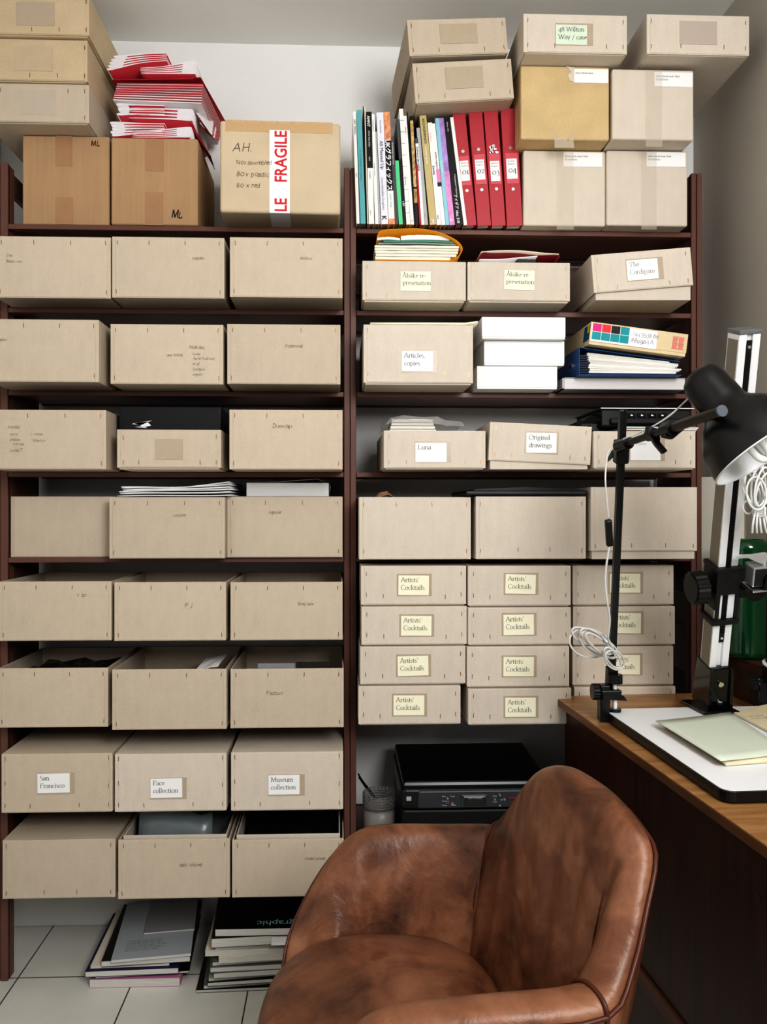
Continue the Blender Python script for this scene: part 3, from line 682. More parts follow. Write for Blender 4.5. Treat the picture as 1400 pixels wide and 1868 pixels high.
BK = [
 ('thin white magazine with small dark letters, against the middle upright', 80, 125, 30, 70, 175, wh, [], [('ABIT  MONO', .93, .0068, inkb, 0, .2), ('2007', .45, .005, inkg, 0, .25)]),
 ('teal book, second from the middle upright', 135, 208, 78, 158, 155, tl_, [], [('IN THE MAKING OF THINGS', .65, .0062, colm('dark teal print', (70, 130, 140)), 0, .3)]),
 ('very thin black magazine taller than its neighbours, beside the teal book', 215, 228, 166, 184, 105, bk, [], []),
 ('thin cream magazine beside the tall black one', 229, 244, 186, 202, 112, cr, [], []),
 ('book with black upper and white lower spine, lettered AHNT', 248, 325, 210, 272, 180, wh, [(.50, 1, bk)], [('AHNT', .965, .0105, whp, .012, .15), ('INTO THE OPEN', .83, .0055, whp, 0, .3), ('NEW', .6, .005, whp, 0, .3), ('LE PERLE', .47, .005, inkg, 0, .3), ('boats', .12, .005, inkg, 0, .3)]),
 ('thin white book with faint grey lettering', 335, 385, 277, 326, 210, wh, [], [('Contemporary', .95, .005, inkg, 0, .3), ('writings on books', .55, .0045, inkg, 0, .3)]),
 ('thin short grey booklet beside the thin white book', 387, 414, 330, 346, 450, lg, [], []),
 ('thick white book titled All Messed Up with a black K at its foot', 420, 518, 350, 440, 190, wh2, [(.355, .43, wh2)], [('All Messed Up', .745, .0125, inkb, 0, .28), ('Unpredictable Graphics', .42, .0088, inkg, 0, .25), ('Anna Gerber', .93, .0062, inkg, 0, .4), ('K', .075, .0165, inkb, .02, .12)]),
 ('thick book with orange top and bold Japanese title on its spine', 522, 606, 450, 530, 185, wh, [(.745, 1, orp), (.30, .745, bk), (0, .05, orp)], [('UKグラフィックス', .755, .0158, whp, .022, .06), ('graphic design', .27, .0062, colm('cyan print', (110, 190, 200)), 0, .4)]),
 ('thin charcoal book behind the Japanese title', 608, 655, 545, 600, 520, gy, [], [('TRANSMEDIALE festival reader', .94, .0045, whp, 0, .25)]),
 ('short mint green book', 660, 716, 602, 656, 845, gr_, [], []),
 ('dark grey book with small white marks above the green one', 718, 757, 622, 662, 280, gy, [(0, .62, bk)], [('a BC', .22, .007, whp, .01, .3)]),
 ('tall white book with a fine grid of lines', 762, 818, 660, 712, 140, wh, [(k / 10, k / 10 + .002, inkb) for k in range(1, 10)], [('Casa Brutus', .42, .005, inkg, 0, .3)]),
 ('plain white book beside the gridded one', 820, 868, 716, 757, 235, wh, [], [('wallpaper', .9, .005, inkg, 0, .3), ('e', .04, .007, inkb, 0, .2)]),
 ('tall thin black book with cream page edge', 872, 884, 770, 795, 175, bk, [], []),
 ('black book patterned with tan spots', 886, 930, 806, 856, 240, bk, [(.35, .96, tan_p), (.2, .33, tan_p)], []),
 ('very thin red booklet', 940, 966, 890, 905, 900, rd, [], []),
 ('thin book with black top and boxed white lettering', 968, 1010, 878, 925, 540, wh, [(.94, 1, gy)], [('ELEPHANT MAGAZINE', .9, .0062, inkb, .01, .2)]),
 ('thin silver grey book', 1012, 1060, 898, 930, 400, lg, [], [('foam', .12, .005, inkg, 0, .2)]),
 ('khaki book with stencilled title and a white mark at its foot', 1082, 1176, 938, 1026, 230, kh, [(.0, .0, kh)], [('ARCHIGRAPHICS', .97, .0085, inkb, .008, .35), ('nineteen sixties', .72, .0075, whp, 0, .35), ('M', .045, .0115, whp, .03, .2)]),
 ('thin white magazine with pink lettering', 1178, 1240, 1048, 1098, 328, wh, [], [('dot dot dot', .9, .005, pkc, 0, .3), ('Zembla', .58, .008, inkb, .01, .2), ('2005', .1, .006, blp, 0, .2)]),
 ('thin white magazine with a magenta patch', 1242, 1296, 1100, 1144, 340, wh, [(.42, .55, pkc), (.38, .42, nav)], [('zembla magazine', .72, .0065, inkb, 0, .2)]),
 ('book with pale blue spine', 1298, 1350, 1152, 1196, 268, cyan, [], [('BLUE NOTE', .6, .006, whp, 0, .3)]),
 ('book with lilac and pink marbled spine', 1352, 1425, 1198, 1246, 268, lil, [(0, .5, mat('rose marbled cover', C(216, 150, 204), .5, noise=[(50, .3, S1)]))], [('X', .06, .0098, whp, .02, .15)]),
 ('black magazine with white Japanese title and the word idea', 1432, 1540, 1268, 1352, 250, bk, [], [('アイデア idea 318', .285, .0098, whp, .012, .25), ('TYPOGRAPHY TODAY', .47, .0052, whp, .0, .5), ('Works 1954', .95, .0048, whp, 0, .3)]),
 ('plain white magazine beside the first red binder', 1545, 1592, 1356, 1398, 255, wh, [], []),
]
for k, (lab, bl, br, tl, tr, yt, m, bands, texts) in enumerate(BK):
    book(lab, zx(bl), zx(br), zx(tl), zx(tr), zy(yt), m, t=1.972 + .012 * k / 26, bands=bands, texts=texts, depth=.20 + .01 * (k % 3))
red_b = mat('red binder board', C(178, 62, 72), .42, spec=.4, noise=[(40, .03, S1)], bump=(300, .2))
for lab, bl, br, tl, tr, yt, cardx, num, wear in [
 ('red ring binder numbered 01, first beside the magazines', 905, 1008, 812, 914, 125, .5, '01', 0),
 ('red ring binder numbered 02', 1014, 1124, 940, 1052, 100, .5, '02', 0),
 ('red ring binder numbered 03 with a torn white scrape above its label', 1128, 1240, 1062, 1184, 92, .5, '03', 1),
 ('red ring binder numbered 04, beside the square cartons', 1248, 1375, 1197, 1334, 80, .5, '04', 0)]:
    X = lambda v: 640 + v * .2286
    Yy = 1.99 * ray(X((bl + br) / 2), 416).y
    B0, a, w_, h_ = lean_frame(X(bl), X(br), X(tl), X(tr), 416, 180 + yt * .2286, Yy)
    h_ = (PY(X((tl + tr) / 2), 180 + yt * .2286, Yy).z - BZ) / math.cos(a)
    o = thing('ring_binder', lab, 'binder', (B0.x, Yy, BZ), (0, -a, 0), 'red binders numbered on their spines')
    mb = MB(); mb.box(0, w_, 0, .0025, 0, h_); mb.box(0, .0025, .0025, .245, 0, h_); mb.box(w_ - .0025, w_, .0025, .245, 0, h_)
    obj('cover', mb, red_b, o, bevel=.001, seg=2)
    obj('paper_stack', MB().box(.004, w_ - .004, .012, .235, .003, h_ - .02), pages, o)
    for z in (.66, .31) if num != '03' else (.685, .315):
        obj('rivet', MB().cyl((w_ / 2, -.0025, z * h_), (w_ / 2, 0, z * h_), .0042, 16, r2=.0052), chrome, o)
    obj('tape', MB().box(w_ * .14, w_ * .9, -.0006, -.0001, h_ * .36, h_ * .62), mat('clear tape on red', C(206, 96, 104), .3), o)
    cw = w_ * .66; ch = .052; mb = MB().box(0, cw, -.0012, -.0006, 0, ch)
    write(mb, num, cw * .16, .0165, .0215, y=-.0016, mi=1, style='serif')
    write(mb, 'Invoices', cw * .12, ch - .008, .0062, y=-.0016, mi=1); write(mb, 'from to', cw * .12, ch - .0155, .0062, y=-.0016, mi=1)
    c = obj('number_label', mb, [paper, ink], o); c.location = (w_ * .17, 0, h_ * (.40 if num != '03' else .385))
    if wear:
        mb = MB(); rn = random.Random(4)
        for k in range(9):
            cx_, cz_ = w_ * rn.uniform(.25, .75), h_ * rn.uniform(.63, .68); n_ = rn.randint(5, 7)
            mb.poly([(cx_ + .006 * rn.uniform(.5, 1.1) * math.cos(2 * PI * i / n_), -.0008, cz_ + .004 * rn.uniform(.4, 1.2) * math.sin(2 * PI * i / n_)) for i in range(n_)][::-1])
        obj('scrape', mb, paper, o)
BT = ZS[1]
# two boxes balanced on the binders and books, turned and tilted
zb = BZ + .335
for lab, x0, x1, y0, y1, rl, yw, tp, tt in [
 ('tilted lidded box resting on the books, under another one', 757, 940, 105, 190, 4.6, 1.0, (812, 884, 117, 163), 1.93),
 ('tilted lidded box with brown tape square, topmost above the books', 746, 930, 28, 106, 4.6, 3.0, (806, 877, 43, 84), 1.925)]:
    # tilt follows the leaning binders: right side higher
    cxp = (x0 + x1) / 2; Y = tt * ray(cxp, y1).y
    a = PY(x0, y1, Y); b_ = PY(x1, y1, Y); w = (b_.x - a.x) * .99; hgt = PY(cxp, y0, Y).z - PY(cxp, y1, Y).z - .016
    zc = PY(cxp, (y0 + y1) / 2, Y).z
    o = thing('cardboard_box', lab, 'box', ((a.x + b_.x) / 2, Y, zc - hgt / 2 - .0005), (0, -math.radians(rl), math.radians(yw)), 'pair of tilted boxes above the books')
    obj('base', rim_tray(w - .008, .30, hgt - .006, lines=False), kraft, o, bevel=.002).location = (0, .004, 0)
    l = obj('lid', rim_tray(w, .308, hgt - .001, up=False), kraft, o, bevel=.0022); l.location = (0, 0, .001)
    staples(l, [(-.46 * w, .82 * hgt), (.46 * w, .82 * hgt), (-.46 * w, .16 * hgt), (.46 * w, .16 * hgt), (-.2 * w, .14 * hgt), (.26 * w, .14 * hgt)])
    obj('tape', MB().box(-.18 * w, .2 * w, -.0022, -.0016, .3 * hgt, .84 * hgt), tape_kr, l)

# ---- right bay, second shelf ---------------------------------------------------------
GA = 'lidded label boxes on the second and third shelves'
for lab, x0, x1, y0, y1, cd, tp, ln, cm, rt in [
 ('lidded box labelled re-presenation under the yellow folder', 661, 851, 477, 551, (731, 786, 496, 531), (730, 787, 495, 532), ['Åbäke re-', 'presenation'], paper_cr, 0),
 ('lidded box labelled re-presenation under the thin red folder', 853, 1041, 479, 552, (920, 975, 494, 529), (919, 977, 494, 530), ['Åbäke re-', 'presenation'], paper_cr, 1)]:
    o, w, h, Y = kbox(lab, x0, x1, y0, y1, ZS[2], 'lid', None, GA, show=.004, m=kraft_pale, depth=.33)
    pxcard(o, Y, *cd, ln, .0158, cm, rot=rt, indent=.005)
    if 'yellow' in lab: AB1 = (o, w, h, Y)
    else: AB2 = (o, w, h, Y)
Y = 1.90 * ray(1170, 545).y; a = PY(1088, 546, Y); b_ = PY(1263, 546, Y); w = b_.x - a.x
o = thing('cardboard_box', 'box with crooked lid and faded two-line card on the second shelf', 'box', ((a.x + b_.x) / 2, Y, ZS[2] + .0005), (0, 0, math.radians(-2)), GA)
obj('base', rim_tray(w - .004, .30, .08, lines=False), kraft_pale, o, bevel=.002).location = (0, .006, 0)
l = obj('lid', rim_tray(w + .006, .315, .0945, up=False), kraft_pale, o, bevel=.0022); l.location = (-.001, 0, .0195); l.rotation_euler = (0, -math.radians(4.6), 0)
l.location.z = .026
staples(l, [(f * w, k * .0945) for f, k in STL])
card(l, .077, .05, .0, .048, ['The', 'Cardigans'], .0165, paper, (-.04, .052, -.027, .028), math.radians(0), inkm=mat('faded ink', C(150, 146, 140), .7))
# yellow folder on the first box
z0 = AB1[0].location.z + AB1[2] + .001; Yf = AB1[3] + .01
def pxl(pts, Y, z0=None): return [PY(x, y, Y) for x, y in pts]
def curve_pts(ctrl, n=8, closed=False):
    P = [Vector(p) for p in ctrl]; out = []; m_ = len(P)
    for i in range(m_ if closed else m_ - 1):
        p0 = P[(i - 1) % m_] if closed or i > 0 else P[0]; p1 = P[i]; p2 = P[(i + 1) % m_]; p3 = P[(i + 2) % m_] if closed or i < m_ - 2 else P[-1]
        for k in range(n):
            t = k / n; out.append(.5 * ((2 * p1) + (p2 - p0) * t + (2 * p0 - 5 * p1 + 4 * p2 - p3) * t * t + (3 * p1 - p0 - 3 * p2 + p3) * t ** 3))
    if not closed: out.append(P[-1])
    return out
def ribbon(ctrl, Y0, depth, n=6, wav=0):
    pts = curve_pts([Vector((p.x, Y0, p.z)) for p in ctrl], n)
    return MB().grid([[p, p + Vector((0, depth * .5, 0)), p + Vector((0, depth, 0))] for p in pts])
def lift(pts, zmin):
    for p in pts: p.z = max(p.z, zmin)
    return pts
o = thing('document_folder', 'bulging yellow card folder full of papers, folded edge to the right', 'folder', (AB1[0].location.x, Yf, z0))
yel = mat('yellow orange card', C(226, 156, 40), .55, noise=[(20, .05, S1)])
c = obj('cover', ribbon(lift(pxl([(682, 476), (740, 477), (800, 476), (828, 473), (842, 460), (843, 450), (832, 438), (805, 425), (772, 418), (745, 417), (700, 420), (690, 428), (688, 440)], Yf), z0 + .001), Yf, .22), yel, o, solid=.0014, world=True)
def sheaf(parent, y0, y1, xa, xb, Y, depth, m, name='paper_sheaf', seed=0, bend=0):
    """a bundle of sheets; y0,y1 top and bottom in the photo"""
    rn = random.Random(seed); a0 = PY(xa, y1, Y); b0 = PY(xb, y1, Y); t0 = PY(xa, y0, Y)
    n = 12; top, bot = [], []
    for i in range(n + 1):
        f = i / n; x = a0.x + (b0.x - a0.x) * f; e = bend * math.sin(PI * f)
        top.append(Vector((x, Y, t0.z + e + rn.uniform(-.0006, .0006)))); bot.append(Vector((x, Y, a0.z + e * .7)))
    ring = bot + top[::-1]
    mb = MB().prism(ring, (0, depth, 0))
    return obj(name, mb, m, parent, world=True)
pa = mat('papers seen edge on', C(228, 226, 218), .8, noise=[(25, .16, (1, 1, 60))])
for k, (ya, yb_, xa, xb, mm) in enumerate([(468, 473, 685, 822, paper_cr), (462, 467, 686, 833, pa), (457, 461, 685, 836, paper_cr), (452, 456, 684, 837, pa), (447, 451, 684, 838, paper_cr), (443, 446, 690, 832, colm('grey sheet', (150, 156, 158))), (439, 442, 700, 828, colm('green sheet', (70, 140, 110))), (430, 438, 732, 820, paper), (434, 438, 688, 730, paper)]):
    sheaf(o, ya, yb_, xa, xb, Yf + .012 + .004 * (k % 2), .19, mm, seed=k, bend=(.003 if k > 4 else 0))
# thin red folder on the second
z0 = AB2[0].location.z + AB2[2] + .001; Yf = AB2[3] + .02
o = thing('document_folder', 'thin dark red folder with papers lying on the second labelled box', 'folder', (AB2[0].location.x, Yf, z0))
drd = mat('dark red card', C(120, 26, 32), .5)
obj('cover', ribbon(lift(pxl([(872, 477), (880, 462), (900, 462), (940, 462), (980, 466), (1020, 466), (1012, 478)], Yf), z0 + .001), Yf, .20), drd, o, solid=.0016, world=True)
obj('sheet', ribbon(lift(pxl([(878, 460), (905, 458), (950, 458), (990, 462), (1020, 464)], Yf), z0 + .001), Yf - .003, .2), paper_cr, o, solid=.0012, world=True)
obj('sheet', ribbon(lift(pxl([(874, 476), (910, 476), (945, 473), (979, 470)], Yf), z0 + .002), Yf - .012, .2), paper, o, solid=.002, world=True)
sheaf(o, 473, 478, 945, 978, Yf - .006, .18, bk, name='booklet')

# ---- right bay, third shelf ----------------------------------------------------------
o, w, h, Y = kbox('tall lidded box labelled Articles, copies on the third shelf', 663, 864, 593, 702, ZS[3], 'lid', None, GA, show=.004, m=kraft_pale, depth=.33,
                  st=[(-.462, .9), (.462, .9), (-.46, .15), (.46, .15), (-.19, .15), (.24, .17)])
pxcard(o, Y, 733, 790, 641, 677, ['Articles,', 'copies'], .0165, paper, tape=(732, 798, 640, 680))
z0 = o.location.z + h + .0006
mb = MB(); q = pxl([(676, 585), (874, 588), (866, 597), (676, 596)], Y + .02)
mb.grid([[Vector((PY(676, 590, Y).x, Y + .004 + .3 * j / 4, z0 + .003)), Vector((PY(770, 590, Y).x, Y + .002 + .3 * j / 4, z0 + .0035)), Vector((PY(850, 590, Y).x, Y + .002 + .3 * j / 4, z0 + .004)), Vector((PY(873, 590, Y).x, Y + .002 + .3 * j / 4, z0 + .0085))] for j in range(5)])
tag(obj('loose_sheet', mb, paper_cr, solid=.005), 'sheaf of cream paper with a curled corner on the Articles box', 'paper')
GW = 'three plain white boxes stacked on the third shelf'
whb = mat('matt white card', C(240, 240, 240), .7, spec=.2, noise=[(30, .02, S1)])
zz = ZS[3] + .0005
for lab, x0, x1, y0, y1, t in [('white card box, lowest of the stack of three', 870, 1018, 670, 712, 1.955), ('white card box, middle of the stack of three', 883, 1031, 626, 671, 1.95), ('white card box, topmost of the stack of three', 879, 1033, 586, 626, 1.93)]:
    Y, cx, w, h = place(x0, x1, y0, y1, zz, t); 
    h = PY(x0, y0, Y).z - PY(x0, y1, Y).z
    o = thing('white_box', lab, 'box', (cx, Y, zz), (0, 0, 0), GW)
    obj('base', MB().box(-w / 2 + .001, w / 2 - .001, .001, .25, 0, h * .5), whb, o, bevel=.001)
    obj('lid', MB().box(-w / 2, w / 2, 0, .251, h * .08, h), whb, o, bevel=.0015)
    zz += h + .0006
# flat thick book, lever arch file, sample box
Y = 1.965 * ray(1140, 716).y; a = PY(1026, 716, Y); b_ = PY(1250, 716, Y); h = PY(1100, 689, Y).z - ZS[3] - .001
o = thing('thick_catalogue', 'thick white catalogue lying flat under the blue file', 'book', (a.x, Y, ZS[3] + .0006))
w = b_.x - a.x
obj('page_block', MB().box(.006, w, 0, .22, .002, h - .002), mat('stacked white pages', C(222, 218, 216), .8, noise=[(16, .06, (1, 1, 60))]), o)
mb = MB().box(0, w + .001, -.002, .222, 0, .0018); mb.box(0, w + .001, -.002, .222, h - .0018, h); mb.box(0, .005, -.002, .222, 0, h); obj('cover', mb, lg, o)
zf = ZS[3] + .0006 + h + .001
Yl = 1.93 * ray(1140, 690).y
o = thing('lever_arch_file', 'blue lever arch file lying on its side, stuffed with papers', 'binder', (0, 0, 0)); o.location = (PY(1060, 690, Yl).x, Yl, zf)
blu = mat('blue file cloth', C(46, 88, 140), .45, noise=[(20, .05, S1)])
sp0 = PY(1057, 686, Yl); tp0 = PY(1062, 633, Yl); br_ = PY(1245, 690, Yl)
xs = sp0.x; hz = tp0.z - zf
th = .0022; wf = br_.x - xs
mb = MB(); mb.box(0, th, 0, .285, 0, hz); mb.box(0, wf, 0, .285, 0, th)
ang = math.radians(-7.5); n0 = len(mb.v)
Mt = Matrix.Translation((0, 0, hz)) @ Matrix.Rotation(-ang, 4, 'Y')
mb.box(0, wf * .99, 0, .285, -th, 0, 0, Mt)
cv = obj('cover', mb, blu, o, bevel=.0012); cv.location = (xs - o.location.x, 0, 0)
mb = MB().cyl((-.004, .06, hz * .45), (.001, .06, hz * .45), .011, 24); mb.cyl((-.0045, .06, hz * .45), (-.0035, .06, hz * .45), .0085, 24, 1)
r_ = obj('finger_ring', mb, [chrome, bk], o); r_.location = cv.location
rn = random.Random(3)
for k in range(9):
    f0 = .05 + .085 * k; z_ = hz * f0; s_ = math.tan(math.radians(7.5)) * f0
    x_a, x_b = .028 + rn.uniform(-.003, .003) - .004 * (k > 4), wf * rn.uniform(.88, 1.0)
    zb_ = lambda x: z_ - s_ * x + .003; hh_ = hz * .07
    mb = MB().prism([(x_a, .004 + rn.uniform(0, .004), zb_(x_a)), (x_b, .004, zb_(x_b)), (x_b, .004, zb_(x_b) + hh_ * .75), (x_a, .004, zb_(x_a) + hh_)], (0, .2, 0))
    p_ = obj('paper_sheaf', mb, pa if k % 3 else paper, o); p_.location = cv.location
    if k < 8:
        d_ = obj('divider', MB().box(.004, .026, .005, .2, z_ * .99 + .002, z_ * .99 + .0042 + hz * .03), mat('navy divider card', C(30, 36, 60), .6), o); d_.location = cv.location
# sample box with colour patches, resting on the sloping file
P0 = PY(1075, 628, Yl - .02)
o = thing('swatch_box', 'cream carton with coloured squares and faint numerals, tilted on the blue file', 'box', (P0.x, Yl - .02, zf + hz + .003), (0, math.radians(7.0), 0))
wb = (PY(1252, 650, Yl - .02).x - P0.x) * 1.0; hb = .0565
cb = mat('cream box board', C(222, 204, 168), .7, noise=[(20, .04, S1)])
obj('carton', MB().box(0, wb, 0, .26, .0, .012), cb, o, bevel=.001)
obj('lid', MB().box(-.0012, wb + .0012, -.0012, .2612, .008, hb), cb, o, bevel=.0015)
teal_s = colm('teal square', (22, 152, 160)); mg = colm('magenta square', (214, 42, 132)); rs = colm('red square', (220, 62, 62)); ks = colm('black square', (34, 30, 32)); ys = colm('yellow square', (222, 190, 30)); bs = colm('blue square', (20, 84, 120))
mb = MB().box(.002, .168, -.0022, -.0014, .008, .0525, 0)
cols = [[1, 2, 3, 4], [4, 4, 4, 4]]
for r in range(2):
    for c_ in range(4): mb.box(.004 + c_ * .0235, .0260 + c_ * .0235, -.0028, -.0022, .0335 - r * .0205, .0525 - r * .0205, cols[r][c_])
numm = mat('faint numeral ink', C(168, 172, 184), .7)
for k, t_ in enumerate(('744555669', '8899aAA')):
    write(mb, t_, .102, .036 - k * .0175, .0165, y=-.0032, style='hand', mi=5, hscale=1.02)
obj('sticker', mb, [paper, mg, rs, ks, teal_s, numm], o)
mb = MB(); mb.box(-.0022, -.0014, .0, .045, .012, .05, 0); mb.box(-.0026, -.0022, .005, .018, .03, .05, 1)
obj('side_sticker', mb, [bs, ys], o)
rn = random.Random(9); mb = MB()
for i in range(2):
    for k in range(7): mb.box(wb - .037 + .0155 * i, wb - .024 + .0155 * i - .002 * (k % 3 == 1), -.0024, -.0013, .016 + .0042 * k, .0192 + .0042 * k)
mb.box(wb - .0385, wb - .008, -.0022, -.0013, .0155, .0165); mb.box(wb - .0385, wb - .008, -.0022, -.0013, .046, .047)
obj('red_stamp', mb, mat('worn red stamp', C(228, 140, 132), .7), o)

# ---- right bay, fourth shelf ---------------------------------------------------------
SL = [(-.45, .84), (.45, .84), (-.45, .16), (.45, .16), (-.28, .16), (.30, .17)]
o, w, h, Y = kbox('lidded box labelled Luna with a plastic bag on top', 700, 887, 786, 858, ZS[4], 'lid', 1.87, GA, show=.003, m=kraft_pale, st=SL)
pxcard(o, Y, 758, 815, 808, 843, ['Luna'], .0165, paper, tape=(757, 823, 805, 844)); LU = (o, w, h, Y)
Y = 1.87 * ray(985, 858).y; a = PY(893, 858, Y); b_ = PY(1076, 858, Y); w = b_.x - a.x
o = thing('cardboard_box', 'box with slightly crooked lid labelled Original drawings', 'box', ((a.x + b_.x) / 2, Y, ZS[4] + .0005), (0, 0, 0), GA)
obj('base', rim_tray(w - .006, .31, .085, lines=False), kraft_pale, o, bevel=.002).location = (0, .004, 0)
l = obj('lid', rim_tray(w + .004, .318, .0935, up=False), kraft_pale, o, bevel=.0022); l.location = (0, 0, .0165); l.rotation_euler = (0, math.radians(2.6), 0)
staples(l, [(f * w, k * .093) for f, k in SL])
card(l, .0745, .0485, .002, .048, ['Original', 'drawings'], .0165, paper, (-.0405, .042, -.027, .028), math.radians(-2))
o, w, h, Y = kbox('lidded box with blank white card behind the lamp arm', 1083, 1270, 787, 857, ZS[4], 'lid', 1.87, GA, show=.003, m=kraft_pale, st=SL)
pxcard(o, Y, 1150, 1205, 803, 840, ['Photos'], .0125, paper, tape=(1145, 1213, 800, 841), inkm=mat('very faint ink', C(206, 200, 190), .7)); T3 = (o, w, h, Y)
# plastic bag of prints on Luna
z0 = LU[0].location.z + LU[2] + .001; Yq = LU[3] + .06
o = thing('plastic_bag', 'crumpled clear plastic bag holding a bundle of prints, on the Luna box', 'bag', (PY(770, 786, Yq).x, Yq, z0))
plas = mat('clear crumpled plastic', C(222, 222, 220), .15, trans=.0, alpha=.42, spec=.8, bump=(60, .8))
a = PY(712, 786, Yq); b_ = PY(797, 786, Yq)
for k in range(4):
    m_ = obj('print_bundle', MB().box(a.x - o.location.x + .002 * k, b_.x - o.location.x - .003 * k, .01, .14, .002 + k * .0085, .0092 + k * .0085), pa, o)
rn = random.Random(5); rows = []
prof = [(698, 780), (702, 768), (713, 759), (740, 757), (775, 758), (798, 759), (815, 766), (847, 769), (838, 782), (815, 785)]
for j in range(7):
    rows.append([Vector((PY(x, y, Yq).x - o.location.x + rn.uniform(-.004, .004), .17 * j / 6 - .004, max(.001, (PY(x, y, Yq).z - z0) * (1 if 0 < j < 6 else .55) + rn.uniform(-.002, .003)))) for x, y in prof])
obj('bag', MB().grid(rows, smooth=False), plas, o)
# black electronic device with cable on the third box
z0 = T3[0].location.z + T3[2] + .001; Yd = T3[3] + .05
for k, (dz, c_, dx) in enumerate([(0, colm('brown magazine', (150, 112, 90)), 0), (.005, cr, .006), (.010, colm('sea green magazine', (130, 176, 168)), .012)]):
    o = thing('magazine', ['brown magazine lying under the black device, lowest of three', 'cream magazine lying under the black device, middle of three', 'sea green magazine lying directly under the black device'][k], 'magazine', (PY(1195, 786, Yd).x + dx, Yd - .01, z0 + dz), (0, 0, math.radians(3 * k - 2)), 'thin magazines under the black device')
    obj('page_block', MB().box(-.09, .098, .0, .2, .0008, .0038), pages, o); obj('cover', MB().box(-.0905, .0985, -.0005, .2, .0038, .0046), c_, o)
zd = z0 + .0155
xa, xb = PY(1098, 745, Yd).x, PY(1262, 745, Yd).x; hd = PY(1180, 744, Yd).z - zd
o = thing('media_player', 'black electronic device with a row of buttons and a thin silver top edge', 'device', ((xa + xb) / 2, Yd, zd))
w = xb - xa
mb = MB().prism([(-w / 2 - .03, 0, 0), (-w / 2, -.01, hd * .15), (w / 2, -.01, hd * .15), (w / 2, 0, 0)], (0, .18, 0)); 
obj('housing', MB().box(-w / 2, w / 2, 0, .2, .001, hd - .004).box(-w / 2 + .02, w / 2 - .02, -.012, .0, hd * .12, hd * .42), black_pl, o, bevel=.003)
obj('top_panel', MB().box(-w / 2 - .004, w / 2 + .004, -.006, .205, hd - .004, hd), dark_gr, o, bevel=.0015)
obj('silver_edge', MB().box(-w / 2 - .004, w / 2 + .004, -.007, -.0055, hd - .003, hd - .0012), silver, o)
for k in range(4):
    x_ = -w / 2 + .075 + k * .026
    b1 = obj('button', MB().box(x_ - .011, x_ + .011, -.003, 0, hd * .48, hd * .72), black_gl, o, bevel=.002)
    obj('button_mark', MB().poly([(x_ - .003, -.0034, hd * .56), (x_ + .004, -.0034, hd * .56), (x_ + .002, -.0034, hd * .62), (x_ - .002, -.0034, hd * .65)]), whp, b1)
cable = MB()
cz = zd + .004
cable.tube(curve_pts([(-w / 2 + .02, .03, .02), (-w / 2 - .03, -.02, .022), (-w / 2 - .06, -.03, .008), (-w / 2 - .055, 0, -.006), (-w / 2 - .02, .03, .004), (-w / 2 + .0, .05, .012)], 8), .0022)
cable.tube(curve_pts([(-w / 2 + .02, .04, .026), (-w / 2 - .02, .0, .030), (-w / 2 - .05, -.02, .014), (-w / 2 - .066, -.01, -.004), (-w / 2 - .03, .02, -.004)], 8), .0022)
cable.tube(curve_pts([(-w / 2 + .01, .05, .03), (-w / 2 - .03, .01, .026), (-w / 2 - .058, .01, .010), (-w / 2 - .04, .04, .0)], 8), .002)
obj('cable', cable, black_pl, o)
obj('cable_plug', MB().box(-w / 2 - .055, -w / 2 + .01, .03, .12, -.012, .016), black_pl, o, bevel=.006)

# ---- right bay, fifth shelf ----------------------------------------------------------
GF = 'large blank-faced kraft boxes on the fifth shelf'
SF = [(-.46, .13), (.46, .13), (-.46, .88), (.46, .88)]
o, w, h, Y = kbox('large blank kraft box on the fifth shelf, right bay, beside the middle upright', 655, 860, 907, 1016, ZS[5], 'open', 1.90, GF, m=kraft_pale, st=[(-.46, .88), (-.17, .88), (.15, .88), (.46, .88), (-.46, .13), (.46, .13)]); F1 = (o, w, h, Y)
o, w, h, Y = kbox('large blank kraft box on the fifth shelf under the black portfolio', 868, 1070, 906, 1015, ZS[5], 'lid', 1.90, GF, m=kraft_pale, show=.001, st=SF + [(-.12, .15), (.17, .15)]); F2 = (o, w, h, Y)
o, w, h, Y = kbox('large blank kraft box with raised lid on the fifth shelf, behind the lamp pole', 1078, 1273, 889, 1014, ZS[5], 'lid', 1.90, GF, m=kraft_pale, show=.0205, st=[(-.46, .08), (.46, .08), (-.12, .09), (.2, .09)]); F3 = (o, w, h, Y)
z0 = F2[0].location.z + F2[2] + .001; Yp = F2[3] - .004
a = PY(850, 900, Yp); b_ = PY(1072, 900, Yp); w = b_.x - a.x
o = thing('portfolio_case', 'slim black zipped portfolio lying on the blank kraft boxes', 'portfolio', ((a.x + b_.x) / 2, Yp, z0 + .0015), (0, 0, 0))
rn = random.Random(2)
obj('case', MB().box(-w / 2, w / 2, 0, .24, 0, .012), black_pl, o, bevel=.004, seg=3)
obj('zip', MB().box(-w / 2 + .004, w / 2 - .004, -.0012, .0, .0045, .0075), dark_gr, o)
obj('flap', MB().prism([(-w / 2 + .02, .02, .012), (w / 2 - .01, .02, .012), (w / 2 - .05, .02, .018), (0, .02, .0215), (-w / 2 + .03, .02, .0165)], (0, .2, 0)), black_pl, o)
z0 = F1[0].location.z + F1[2]
o = thing('paper_scrap', 'crumpled brown paper poking out of the first blank box', 'paper', (PY(715, 905, F1[3] + .05).x, F1[3] + .05, z0 - .02))
rn = random.Random(6); rows = [[Vector((-.045 + .018 * i + rn.uniform(-.003, .003), .03 * j, .024 + .012 * math.sin(i * 1.1) * (j % 2 + .5) - .004 * abs(i - 2.5))) for i in range(6)] for j in range(5)]
obj('sheet', MB().grid(rows, smooth=False), mat('brown wrapping paper', C(186, 150, 122), .6), o, solid=.0008)

